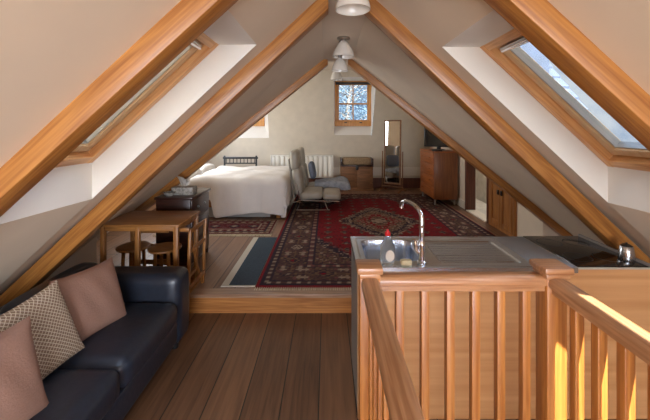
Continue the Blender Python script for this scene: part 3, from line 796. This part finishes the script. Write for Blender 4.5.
mt = thing('floor_mat', 'blue-grey mat with a cream border on the boards left of the persian rug', 'mat', (-.88, 4.05, .001))
bm = new(); box(bm, -.965, -.705, 3.335, 4.80, .001, .007); obj('mat_field', bm, matgrey, mt)
bm = new(); box(bm, -1.035, -.965, 3.31, 4.80, .001, .008); box(bm, -.965, -.705, 3.31, 3.335, .001, .008); obj('border', bm, matcream, mt)

# ------------------------------------------------------------------ sofa (faces +X)
sf = thing('sofa', 'long navy leather sofa along the left wall under the slope', 'sofa', (-1.5, 1.6, ZL))
SX0, SX1 = -1.93, -1.12
SEAT = .245
for k in range(3):
    y1 = 2.575 - .70 * k; y0 = y1 - .695
    bm = new(); soft(bm, -1.70, SX1, y0, y1, .07, SEAT, .055, .012, 12, .003); obj('seat_cushion', bm, leather, sf)
    bm = new(); soft(bm, SX0 + .09, -1.63, y0, y1, .20, .553, .075, .01, 10)
    for v in bm.verts:
        v.co.x -= (v.co.z - .24) * .18 - .02
    obj('back_cushion', bm, leather, sf)
bm = new(); soft(bm, -1.90, SX1 - .012, .5, 2.60, ZL + .09, .09, .03, 0, 8); obj('base', bm, leather, sf)
bm = new(); soft(bm, -2.05, -1.86, .5, 2.60, ZL + .09, .45, .06, 0, 10); obj('back_frame', bm, leather, sf)
for y0, y1 in ((2.575, 2.81), (.24, .475)):
    bm = new(); soft(bm, -1.97, SX1 - .005, y0, y1, ZL + .06, .425, .058, .006, 12); obj('arm', bm, leather, sf)
for x in (-1.2, -1.85):
    for y in (2.68, 1.5, .36):
        bm = new(); lathe(bm, [(.028, 0), (.033, .11)], (x, y, ZL), 14); obj('foot', bm, black_p, sf)

def cushion(name, mat, w_, h_, t_, loc, yaw, lean, roll, label, group=None):
    bm = new(); n = 22; top, bot = [], []
    for sgn, G in ((1, top), (-1, bot)):
        for i in range(n + 1):
            row = []
            for j in range(n + 1):
                a, b = -1 + 2 * i / n, -1 + 2 * j / n
                k = (1 - a ** 2) * (1 - b ** 2)
                z = sgn * t_ / 2 * (max(k, 0) ** .42)
                pinch = 1 - .07 * (1 - b * b) * abs(a) ** 2; pinch2 = 1 - .07 * (1 - a * a) * abs(b) ** 2
                z += .004 * math.sin(a * 9 + b * 4) * k
                row.append(bm.verts.new((a * w_ / 2 * pinch, b * h_ / 2 * pinch2, z)))
            G.append(row)
        for i in range(n):
            for j in range(n): bm.faces.new((G[i][j], G[i + 1][j], G[i + 1][j + 1], G[i][j + 1]))
    bmesh.ops.remove_doubles(bm, verts=bm.verts[:], dist=.0005)
    o = obj(name, bm, mat, local=True)
    # local x -> sideways, y -> up, z -> facing; then lean back and turn
    M = Matrix.Rotation(yaw, 4, 'Z') @ Matrix.Rotation(PI / 2 - lean, 4, 'X') @ Matrix.Rotation(roll, 4, 'Z')
    o.matrix_world = Matrix.Translation(loc) @ M
    tag(o, label, 'cushion', group); return o
GR = 'throw cushions on the navy sofa'
cushion('throw_cushion', cloth_b, .43, .42, .15, (-1.52, 2.19, .44), PI / 2 - .28, .36, -.02, 'plain rose-brown cushion nearest the far arm of the sofa', GR)
cushion('throw_cushion', pat_m, .44, .43, .15, (-1.525, 1.76, .447), PI / 2 - .22, .34, .12, 'cushion with a woven diamond lattice pattern, between two plain ones', GR)
cushion('throw_cushion', cloth_b, .45, .43, .15, (-1.42, 1.40, .445), PI / 2 - .25, .30, .0, 'plain rose-brown cushion nearest the viewer, cut by the left edge', GR)

# ------------------------------------------------------------------ drop-leaf table and stools
tb = thing('folding_table', 'tall oak table with two stools tucked under it behind the sofa', 'table', (-1.65, 3.25, ZL))
TX0, TX1, TY0, TY1, TT = -2.01, -1.30, 2.98, 3.50, .70
bm = new(); box(bm, TX0, TX1, TY0, TY1, TT - .022, TT, .004); obj('tabletop', bm, tabw, tb)
def post(x, y, z0=ZL, z1=TT - .022, r=.019, dx=0, dy=0, nm='leg'):
    bm = new(); box(bm, -r, r, -r, r, 0, 1, .004)
    for v in bm.verts: v.co = Vector((x + v.co.x + dx * (1 - v.co.z), y + v.co.y + dy * (1 - v.co.z), z0 + v.co.z * (z1 - z0)))
    return obj(nm, bm, tabwz, tb)
for x in (TX0 + .03, TX1 - .035):
    for y in (TY0 + .03, TY1 - .03): post(x, y)
post((TX0 + TX1) / 2 - .02, TY0 + .03)
bm = new()
box(bm, TX0 + .05, TX1 - .055, TY0 + .02, TY0 + .04, TT - .062, TT - .022, .002); obj('apron', bm, tabw, tb); bm = new(); box(bm, TX0 + .05, TX1 - .055, TY1 - .04, TY1 - .02, TT - .075, TT - .022, .002)
for x in (TX0 + .03, TX1 - .035):
    for z in (TT - .075, .10, -.08):
        b3 = new(); box(b3, x - .01, x + .01, TY0 + .05, TY1 - .05, z, z + .035, .002); obj('side_rail', b3, tabw, tb)
obj('apron', bm, tabw, tb)
bm = new(); box(bm, TX0 + .05, TX1 - .055, TY1 - .04, TY1 - .02, -.08, -.045, .002); obj('stretcher', bm, tabw, tb)
for z in (.16, .32, .48):
    bm = new(); box(bm, TX0 + .05, -1.62, TY1 - .035, TY1 - .02, z, z + .05, .002); obj('back_slat', bm, tabw, tb)
# folded frame on the right side
bm = new()
for y in (TY0 + .06, TY1 - .08):
    b2 = new(); box(b2, -.012, .012, -.017, .017, 0, 1, .003)
    for v in b2.verts: v.co = Vector((-1.222 + v.co.x - .03 * (1 - v.co.z), y + v.co.y, ZL + v.co.z * .82))
    merge(bm, b2)
for z in (.60, .42, .1): box(bm, -1.24, -1.222, TY0 + .06, TY1 - .08, z, z + .035, .003)
tube(bm, [(-1.235, TY0 + .08, .58), (-1.25, TY1 - .1, .0)], .010, 8)
obj('folded_leaf_frame', bm, tabwz, tb)
bm = new(); box(bm, -1.295, -1.21, TY0 + .0, TY0 + .03, TT - .062, TT - .03, .003); obj('hinge_arm', bm, tabw, tb)
st = thing('stool', 'round oak stool under the right half of the table', 'stool', (-1.545, 3.24, ZL), group='round stools under the table')
SZ = .60
bm = new(); lathe(bm, [(.12, 0), (.145, .006), (.15, .016), (.146, .026), (.12, .03), (.06, .026), (.0, .024)], (0, 0, SZ - .03), 32); obj('seat', bm, tabw, st, local=True)
for a in range(4):
    c, s = math.cos(PI / 4 + a * PI / 2), math.sin(PI / 4 + a * PI / 2)
    bm = new(); tube(bm, [(c * .085, s * .085, SZ - .03), (c * .115, s * .115, 0)], [.017, .014], 10); obj('leg', bm, tabwz, st, local=True)
bm = new()
for a in range(4):
    c, s = math.cos(PI / 4 + a * PI / 2), math.sin(PI / 4 + a * PI / 2); c2, s2 = math.cos(PI * .75 + a * PI / 2), math.sin(PI * .75 + a * PI / 2)
    tube(bm, [(c * .104, s * .104, .2), (c2 * .104, s2 * .104, .2)], .009, 8)
obj('stretcher', bm, tabw, st, local=True)
dup(st, (-1.86, 3.27, ZL), 'round oak stool under the left half of the table, by the slope')

# ------------------------------------------------------------------ bedside chest with tissue box and bowl
nb = thing('bedside_chest', 'dark mahogany bedside chest behind the table at the foot of the left rafter', 'bedside table', (-1.66, 3.97, 0))
NZ = .80; a0, a1, b0, b1 = -1.87, -1.47, 3.67, 4.28
bm = new(); box(bm, a0 + .015, a1 - .015, b0 + .015, b1 - .015, .06, NZ - .03, .003); obj('body', bm, darkw, nb)
bm = new(); box(bm, a0, a1 + .01, b0, b1, NZ - .03, NZ, .006); obj('top', bm, darkw, nb)
for x in (a0 + .035, a1 - .035):
    for y in (b0 + .035, b1 - .035):
        bm = new(); box(bm, x - .02, x + .02, y - .02, y + .02, 0, .06, .004); obj('foot', bm, darkw, nb)
for z in (.10, .33, .56):
    bm = new(); box(bm, a1 - .015, a1 - .003, b0 + .035, b1 - .035, z, z + .2, .003); d = obj('drawer', bm, darkw, nb)
    bm = new(); tube(bm, [(a1 - .003, 3.87, z + .1), (a1 + .015, 3.87, z + .1)], .012, 10); obj('knob', bm, alu, d)
    bm = new(); tube(bm, [(a1 - .003, 4.08, z + .1), (a1 + .015, 4.08, z + .1)], .012, 10); obj('knob', bm, alu, d)
tbx = thing('tissue_box', 'patterned silver tissue box with tissue pulled up on the bedside chest', 'tissue box', (-1.60, 3.86, NZ))
bm = new(); box(bm, -1.74, -1.50, 3.80, 3.93, NZ, NZ + .085, .004); obj('box_body', bm, silver_box, tbx)
bm = new(); pts = []
for k in range(14):
    t = k / 13
    for l in range(9):
        a = l / 8
        pts.append(bm.verts.new((-1.63 + (t - .5) * (.05 + .13 * a), 3.875 + .02 * math.sin(t * 9 + a * 3) * (a + .2), NZ + .084 + a * (.095 + .03 * math.sin(t * 5 + 1)))))
for k in range(13):
    for l in range(8): bm.faces.new((pts[k * 9 + l], pts[(k + 1) * 9 + l], pts[(k + 1) * 9 + l + 1], pts[k * 9 + l + 1]))
bmesh.ops.solidify(bm, geom=bm.faces[:], thickness=.012)
obj('tissue', bm, tissue, tbx)
bm = new(); lathe(bm, [(.03, 0), (.05, .02), (.065, .04), (.062, .042), (.046, .022), (.02, .01)], (-1.74, 3.755, NZ), 20, cap=(True, True)); tag(obj('dish', bm, silver_box), 'small patterned dish in front of the tissue box', 'dish')

# ------------------------------------------------------------------ bed
bd = thing('bed', 'wooden double bed with its foot towards the cream recliners', 'bed', (-1.75, 6.7, 0))
B = dict(x0=-2.85, x1=-.76, y0=5.85, y1=7.6)
bm = new(); box(bm, B['x0'], B['x1'] - .03, B['y0'] - .02, B['y0'] + .015, .19, .34, .004); box(bm, B['x0'], B['x1'] - .03, B['y1'] - .015, B['y1'] + .02, .19, .34, .004); box(bm, B['x1'] - .05, B['x1'] - .02, B['y0'] + .015, B['y1'] - .015, .19, .34, .004)
box(bm, B['x0'], B['x1'] - .05, B['y0'] + .015, B['y1'] - .015, .24, .27)
obj('bed_rail', bm, oakf, bd)
for x in (B['x0'] + .05, B['x1'] - .085):
    for y in (B['y0'] + .045, B['y1'] - .045):
        bm = new(); box(bm, x - .03, x + .03, y - .03, y + .03, 0, .24, .004); obj('leg', bm, oakz, bd)
bm = new(); box(bm, B['x0'] - .05, B['x0'] - .0, B['y0'], B['y1'], .1, .95, .01); obj('headboard', bm, oakf, bd)
bm = new(); soft(bm, B['x0'] + .01, B['x1'] - .05, B['y0'] + .02, B['y1'] - .02, .30, .58, .05, .005, 10); obj('mattress', bm, linen, bd)
bm = new(); soft(bm, -2.25, -.98, 5.88, 6.35, .005, .165, .015, 0, 6); o = obj('underbed_box', bm, plain('pale_grey_plastic', rgb(170, 166, 160), .5)); tag(o, 'long pale grey storage box pushed under the bed', 'storage box')
# duvet: sheet laid over and hanging down
def drape(name, xa, xb, ya, yb, top, fallf, fallr, fallb, mat, label, cat, th=.03, res=.045, amp=.02, hem=None, seed=1):
    """rectangle [xa,xb]x[ya,yb] on top; falls: front (-y), right (+x), back (+y)"""
    bm = new(); rr = random.Random(seed); ph = [rr.uniform(0, 6) for _ in range(8)]
    us_ = []; u = xa
    while u < xb + fallr: us_.append(u); u += res
    vs_ = []; v = ya - fallf
    while v < yb + fallb: vs_.append(v); v += res
    G = []
    for u in us_:
        row = []
        for v in vs_:
            lf = (hem(u) if hem else fallf)
            ov = max(0, ya - v); ov = ov * lf / max(fallf, .001)
            ou_ = max(0, u - xb); ob = max(0, v - yb)
            x = min(u, xb); y = max(ya, min(v, yb))
            r = .06
            def bend(o_):
                if o_ < r * PI / 2: a = o_ / r; return r * math.sin(a), r * (1 - math.cos(a))
                return r, r + (o_ - r * PI / 2)
            f1, d1 = bend(ov); f2, d2 = bend(ou_); f3, d3 = bend(ob)
            m = max(d1, d2, d3)
            wave = .018 * math.sin(u * 13 + ph[0]) * min(1, d1 * 3) + .01 * math.sin(u * 29 + ph[1]) * min(1, d1 * 3)
            wave2 = .016 * math.sin(v * 12 + ph[2]) * min(1, d2 * 3)
            flare = .05 * max(d1, 0)
            z = top - m
            if m < .05: z += amp * (math.sin(u * 7 + v * 3 + ph[3]) * math.sin(v * 6 - u * 2 + ph[4]) + .5 * math.sin(u * 17 + ph[5]) * math.sin(v * 15 + ph[6]))
            row.append(bm.verts.new((x + f2 + wave2, y - f1 + f3 - wave - flare, z)))
        G.append(row)
    for i in range(len(G) - 1):
        for j in range(len(G[0]) - 1): bm.faces.new((G[i][j], G[i + 1][j], G[i + 1][j + 1], G[i][j + 1]))
    bmesh.ops.recalc_face_normals(bm, faces=bm.faces[:])
    if sum(f.normal.z for f in bm.faces) < 0: bmesh.ops.reverse_faces(bm, faces=bm.faces[:])
    o = obj(name, bm, mat, angle=180)
    m1 = o.modifiers.new('s', 'SOLIDIFY'); m1.thickness = th; m1.offset = 1
    m2 = o.modifiers.new('b', 'SUBSURF'); m2.levels = m2.render_levels = 1
    tag(o, label, cat); return o
drape('duvet', -2.35, -.79, 5.86, 7.55, .655, .62, .52, .3, linen, 'white duvet spread over the bed and hanging over its side', 'duvet', th=.05,
      hem=lambda u: .62 - .04 * math.sin(u * 4) if u > -1.92 else .36, amp=.018)
for y, lb in ((6.25, 'white pillow at the head of the bed, nearer the rug'), (7.05, 'white pillow at the head of the bed, nearer the back wall')):
    bm = new(); soft(bm, -2.82, -2.40, y - .33, y + .33, .60, .78, .085, .01, 10); tag(obj('pillow', bm, linen), lb, 'pillow', 'pillows on the bed')

# black blanket stand behind the bed
bs = thing('blanket_stand', 'black wooden blanket stand between bed and back wall', 'stand', (-2.05, 8.25, 0))
bm = new()
x0, x1 = P(223, 0, 8.25).x, P(258, 0, 8.25).x
box(bm, x0, x1, 8.23, 8.27, .80, .85, .008); box(bm, x0 + .03, x1 - .03, 8.235, 8.265, .68, .71, .006); obj('rail', bm, black_p, bs)
for k in range(9):
    bm = new(); x = x0 + .08 + (x1 - x0 - .16) * k / 8; box(bm, x - .008, x + .008, 8.24, 8.26, .71, .80); obj('spindle', bm, black_p, bs)
for x in (x0 + .04, x1 - .04):
    bm = new(); box(bm, x - .02, x + .02, 8.23, 8.27, 0, .88, .006); box(bm, x - .02, x + .02, 8.1, 8.4, 0, .04, .006); obj('leg', bm, black_p, bs)

# radiator
rd = thing('radiator', 'white panel radiator under the back wall between bed and window', 'radiator', (-.6, 8.72, .1))
x0, x1 = P(271, 0, 8.7).x, P(333, 0, 8.7).x; z0, z1 = P(0, 178, 8.7).z, P(0, 155, 8.7).z
bm = new(); n = 13; p_ = (x1 - x0) / n
for k in range(n):
    a = x0 + p_ * k; box(bm, a + p_ * .14, a + p_ * .86, 8.665, 8.70, z0 + .03, z1 - .03, .014)
obj('panel', bm, white_e, rd)
bm = new(); box(bm, x0, x1, 8.69, 8.75, z0 + .005, z1 - .01, .004); obj('back_panel', bm, white_e, rd)
bm = new(); box(bm, x0 - .01, x1 + .01, 8.66, 8.76, z1 - .012, z1, .003); box(bm, x0 - .01, x0 + .012, 8.66, 8.76, z0, z1, .003); box(bm, x1 - .012, x1 + .01, 8.66, 8.76, z0, z1, .003); obj('casing', bm, white_e, rd)
for x in (x0 + .03, x1 - .03):
    bm = new(); tube(bm, [(x, 8.72, z0 + .03), (x, 8.72, .0)], .01); lathe(bm, [(.02, 0), (.024, .02), (.02, .07)], (x, 8.72, z0 - .09), 12); obj('pipe', bm, white_e, rd)

# wooden trunk cabinet under the window
tr_ = thing('trunk', 'low wooden trunk with a dark strapped lid under the back window', 'trunk', (.72, 8.5, 0))
x0, x1 = P(340.5, 0, 8.35).x, P(373.5, 0, 8.35).x
bm = new(); box(bm, x0 + .01, x1 - .01, 8.36, 8.72, .05, .60, .006); box(bm, x0, x1, 8.34, 8.74, 0, .06, .006); obj('body', bm, trunkw, tr_)
xm = (x0 + x1) / 2
for a, b in ((x0 + .04, xm - .01), (xm + .01, x1 - .04)):
    bm = new(); box(bm, a, b, 8.345, 8.36, .09, .56, .004); box(bm, a + .05, b - .05, 8.337, 8.345, .14, .51, .006); obj('door', bm, trunkw, tr_)
bm = new(); box(bm, x0, x1, 8.34, 8.74, .60, .63, .004); box(bm, x0, x0 + .05, 8.34, 8.74, .63, .80, .006); box(bm, x1 - .05, x1, 8.34, 8.74, .63, .80, .006); obj('lid_strap', bm, darkw, tr_)
bm = new(); soft(bm, x0 + .05, x1 - .05, 8.35, 8.73, .63, .81, .05, .005, 8); obj('lid', bm, plain('wicker_lid', rgb(150, 124, 92), .8, noise=.35, nscale=60, bump=.4), tr_)
bm = new(); box(bm, xm - .035, xm + .035, 8.325, 8.345, .52, .64, .004); obj('latch', bm, black_p, tr_)

# cheval mirror
MW = .06
cm = thing('cheval_mirror', 'tall free-standing mirror in a slim wooden frame by the back wall', 'mirror', (1.59, 8.34, 0))
mY = 8.34; x0, x1 = P(385.8, 0, mY).x - MW, P(399, 0, mY).x + MW; z0, z1 = P(0, 184, mY).z, P(0, 120, mY).z
Mt = Matrix.Translation(((x0 + x1) / 2, mY, .8)) @ Matrix.Rotation(-.62, 4, 'Z') @ Matrix.Rotation(-.03, 4, 'X') @ Matrix.Translation((-(x0 + x1) / 2, -mY, -.8))
bm = new(); box(bm, x0, x0 + .035, mY - .012, mY + .015, z0, z1, .004, M=Mt); box(bm, x1 - .035, x1, mY - .012, mY + .015, z0, z1, .004, M=Mt); box(bm, x0 + .035, x1 - .035, mY - .012, mY + .015, z0, z0 + .035, .004, M=Mt); box(bm, x0 + .035, x1 - .035, mY - .012, mY + .015, z1 - .035, z1, .004, M=Mt)
obj('mirror_frame', bm, trunkw, cm)
bm = new(); box(bm, x0 + .033, x1 - .033, mY - .004, mY + .004, z0 + .033, z1 - .033, M=Mt); obj('mirror_glass', bm, mirror_m, cm, smooth=False)
for x in (x0 - .045, x1 + .045):
    bm = new(); tube(bm, [(x, mY, .05), (x, mY, .98)], .014, 8); tube(bm, [(x, mY - .24, .012), (x, mY, .07), (x, mY + .24, .012)], .014, 8); bm.transform(Mt); obj('stand_leg', bm, trunkw, cm)
bm = new(); tube(bm, [(x0 - .045, mY, .12), (x1 + .045, mY, .12)], .011, 8); bm.transform(Mt); obj('stretcher', bm, trunkw, cm)

# chest of drawers (drawers face -X)
cd = thing('chest_of_drawers', 'tall cherry-wood chest of drawers against the right wall under the television', 'chest of drawers', (2.37, 7.25, .012))
x0, x1, y0, y1, zt = 2.12, 2.61, 6.78, 7.74, 1.08
bm = new(); box(bm, x0 + .02, x1, y0, y1, .12, zt - .025, .003); obj('carcass', bm, chestw, cd)
bm = new(); box(bm, x0 - .005, x1, y0 - .01, y1 + .01, zt - .025, zt, .004); obj('top', bm, chesty, cd)
for k in range(4):
    z0 = .135 + k * .228
    bm = new(); box(bm, x0, x0 + .02, y0 + .012, y1 - .012, z0, z0 + .22, .004); d = obj('drawer', bm, chesty, cd)
    for y in (y0 + .22, y1 - .22):
        bm = new(); tube(bm, [(x0, y, z0 + .12), (x0 - .012, y, z0 + .12), (x0 - .026, y, z0 + .12)], [.007, .008, .014], 10); obj('knob', bm, chesty, d)
for x in (x0 + .05, x1 - .05):
    for y in (y0 + .05, y1 - .05):
        bm = new(); lathe(bm, [(.018, 0), (.02, .108)], (x, y, .012), 12); obj('leg', bm, alu, cd)
tv = thing('television', 'black flat television on the chest of drawers, turned towards the recliners', 'television', (2.33, 7.2, zt))
Mt = Matrix.Translation((2.36, 7.2, 0)) @ Matrix.Rotation(math.radians(-38), 4, 'Z') @ Matrix.Translation((-2.36, -7.2, 0))
bm = new(); box(bm, 2.05, 2.67, 7.18, 7.225, zt + .07, zt + .50, .008, M=Mt); sb = obj('screen_housing', bm, black_p, tv)
bm = new(); box(bm, 2.07, 2.65, 7.175, 7.18, zt + .095, zt + .48, M=Mt); obj('screen', bm, black_g, sb)
bm = new(); box(bm, 2.32, 2.40, 7.2, 7.24, zt + .02, zt + .15, .004, M=Mt); lathe(bm, [(.13, .0), (.135, .01), (.12, .02), (.03, .024)], (2.36, 7.2, zt), 28, 1, .8); obj('stand', bm, black_p, tv)
bm = new(); box(bm, 2.14, 2.32, 6.84, 6.98, zt, zt + .035, .005); o = obj('media_box', bm, black_p); tag(o, 'flat black media player on the near corner of the chest of drawers', 'media player')

# ------------------------------------------------------------------ cream recliners (face +X)
rc = thing('recliner', 'nearer cream leather recliner with footrest out at the foot of the bed', 'recliner chair', (-.27, 6.62, .012), group='cream leather recliners')
def rbox(bm, cx, cz, lx, lz, ang, wd=.56, r=.05, y=0, p=.012):
    M = Matrix.Translation((cx, y, cz)) @ Matrix.Rotation(ang, 4, 'Y')
    soft(bm, -lx / 2, lx / 2, -wd / 2, wd / 2, -lz / 2, lz / 2, r, p, 8, M=M)
bm = new(); rbox(bm, -.03, .27, .42, .15, -.06); obj('seat', bm, cream_l, rc, local=True)
bm = new(); rbox(bm, .36, .255, .33, .14, .03); obj('footrest', bm, cream_l, rc, local=True)
bm = new(); rbox(bm, -.285, .53, .16, .48, -.13); obj('back_cushion', bm, cream_l, rc, local=True)
bm = new(); rbox(bm, -.345, .93, .15, .36, -.10); obj('head_cushion', bm, cream_l, rc, local=True)
bm = new(); soft(bm, -.335, -.295, -.22, .22, .25, 1.0, .015, 0, 6, M=Matrix.Rotation(-.14, 4, 'Y')); obj('back_shell', bm, plain('dark_taupe_shell', rgb(140, 132, 120), .5), rc, local=True)
for s in (-1, 1):
    bm = new(); tube(bm, [(-.36, .3 * s, .15), (-.2, .3 * s, .19), (.5, .3 * s, .17)], .012, 8); tube(bm, [(-.30, .3 * s, .50), (-.22, .3 * s, .17), (-.28, .3 * s, .012)], .012, 8); tube(bm, [(.22, .3 * s, .17), (.28, .3 * s, .012)], .012, 8); tube(bm, [(-.30, .3 * s, .012), (.32, .3 * s, .012)], .012, 8)
    obj('side_frame', bm, chrome, rc, local=True)
rc2 = dup(rc, (-.22, 7.30, .012), 'farther cream leather recliner carrying the grey-blue blanket')
drape('blanket', -.26, .38, 7.14, 7.46, .40, .18, .20, .12, blanket_m, 'crumpled grey-blue blanket on the farther recliner', 'blanket', th=.05, res=.03, amp=.035, seed=5)
bm = new(); soft(bm, -.06, .06, -.19, .19, -.17, .17, .055, .01, 8, M=Matrix.Rotation(-.18, 4, 'Y')); bm.transform(Matrix.Translation((-.31, 7.22, .66)))
tag(obj('back_pillow', bm, plain('slate_cloth', rgb(112, 118, 132), .95)), 'slate-grey pillow leaning on the back of the farther recliner', 'pillow')

# ------------------------------------------------------------------ pendant lamps along the ridge
def pendant(px, pyr, Y, halfw, hgt, ztop, label):
    p = P(px, pyr, Y); r = halfw * Y / F; H = hgt * Y / F
    t = thing('pendant_lamp', label, 'pendant lamp', (p.x, p.y, ztop), group='opal glass pendant lamps along the ridge')
    bm = new(); c = (p.x, p.y, p.z)
    pr = [(r, 0), (r * 1.0, H * .12), (r * .93, H * .3), (r * .78, H * .52), (r * .58, H * .76), (r * .38, H * .94), (r * .2, H)]
    inn = [(r * .17, H * .96), (r * .34, H * .9), (r * .54, H * .72), (r * .74, H * .49), (r * .89, H * .28), (r * .96, H * .12), (r * .97, .0)]
    lathe(bm, pr + inn, c, 36, cap=(False, False)); obj('shade', bm, opal, t)
    bm = new(); tube(bm, [(p.x, p.y, p.z + H * .9), (p.x, p.y, ztop - .01)], .008, 8); lathe(bm, [(.02, 0), (.022, .04), (.012, .05)], (p.x, p.y, p.z + H * .95), 14); obj('stem', bm, nickel, t)
    bm = new(); lathe(bm, [(.035, 0), (.06, .004), (.062, .018), (.06, .022)], (p.x, p.y, ztop - .022), 24); obj('ceiling_rose', bm, nickel, t)
    bm = new(); lathe(bm, [(.012, 0), (.03, .01), (.036, .035), (.03, .06), (.014, .09)], (p.x, p.y, p.z + H * .3), 16); obj('bulb', bm, opal, t)
    return t
pendant(352.8, 10, 1.94, 17.5, 24, roof_z(1.94, FLAT), 'nearest opal glass pendant lamp, at the top edge of the picture')
pendant(343.5, 57, 3.2, 10.8, 16, roof_z(3.2, FLAT), 'second opal pendant lamp, hanging from a visible chrome ceiling rose')
pendant(340, 71, 3.27, 8.15, 13, CH, 'third opal pendant lamp, just past the farthest rafters')
pendant(336.5, 80, 6.0, 5.8, 11, CH, 'farthest and smallest opal pendant lamp, left of the back window')

# ------------------------------------------------------------------ outside
bm = new(); y0, y1, x0, x1 = 4.1, 6.5, -4.2, 3.29; zz = lambda y: 1.59 + .965 * (y - 4.1)
for k in range(14):
    a, b = y0 + (y1 - y0) * k / 14, y0 + (y1 - y0) * (k + 1) / 14
    if b > 5.6: xl = -4.2
    else: xl = 2.67
    pf = [(a, zz(a) + .03), (b, zz(b)), (b, zz(b) - .03), (a, zz(a) - .03)]
    r_ = [[bm.verts.new((x, y, z)) for y, z in pf] for x in (xl, x1)]
    for i in range(4): bm.faces.new((r_[0][i], r_[0][(i + 1) % 4], r_[1][(i + 1) % 4], r_[1][i]))
    for f_ in r_: bm.faces.new(f_)
b_ = [bm.verts.new(p) for p in ((2.0, 6.5, 3.906), (3.29, 6.5, 3.906), (3.29, 9.3, 1.2), (2.67, 9.3, 1.2), (2.67, 7.4, 3.04))]
bm.faces.new(b_)
struct('roof_wing', bm, slate)
bm = new(); pf = [(-2.6, .32), (RX, 2.84), (3.1, .10), (3.1, 4.0), (-2.6, 4.0)]
fr_ = [[bm.verts.new((x, y, z)) for x, z in pf] for y in (1.03, 1.33)]
for k in range(5): bm.faces.new((fr_[0][k], fr_[0][(k + 1) % 5], fr_[1][(k + 1) % 5], fr_[1][k]))
for f_ in fr_:
    m_ = bm.verts.new((RX, f_[0].co.y, 4.0)); bm.faces.new((f_[0], f_[1], m_, f_[4])); bm.faces.new((f_[1], f_[2], f_[3], m_))
bmesh.ops.remove_doubles(bm, verts=bm.verts[:], dist=.0001)
blocker = struct('wall_sun_block', bm, sun_block_m)  # unseen wall added to keep the sun off the visible skylights
tree = thing('tree', 'leafy tree seen through the back window', 'tree', (.9, 13.5, -3))
bm = new(); tube(bm, [(.9, 13.5, -3), (1.0, 13.5, 0), (.8, 13.6, 2.0), (1.1, 13.6, 4.5)], [.16, .13, .09, .03], 8)
tw = random.Random(3)
for k in range(46):
    z = tw.uniform(.4, 4.2); a = tw.uniform(0, 6.28); l = tw.uniform(.6, 1.6)
    p0 = Vector((.9, 13.55, z)); p1 = p0 + Vector((math.cos(a) * l, math.sin(a) * l * .5, tw.uniform(.1, .9))); pm = (p0 + p1) / 2 + Vector((0, 0, .15))
    tube(bm, [p0, pm, p1], [.03, .02, .008], 5)
obj('branches', bm, bark, tree)
bm = new()
for k in range(5200):
    c = Vector((tw.gauss(.9, 1.3), tw.gauss(13.5, .6), tw.gauss(2.3, 1.1))); s_ = tw.uniform(.03, .07)
    a = Vector((tw.uniform(-1, 1), tw.uniform(-1, 1), tw.uniform(-1, 1))).normalized(); b = a.orthogonal().normalized()
    quad(bm, c - a * s_, c + b * s_ * .5, c + a * s_, c - b * s_ * .5)
obj('leaves', bm, leafm, tree, smooth=False)['kind'] = 'stuff'
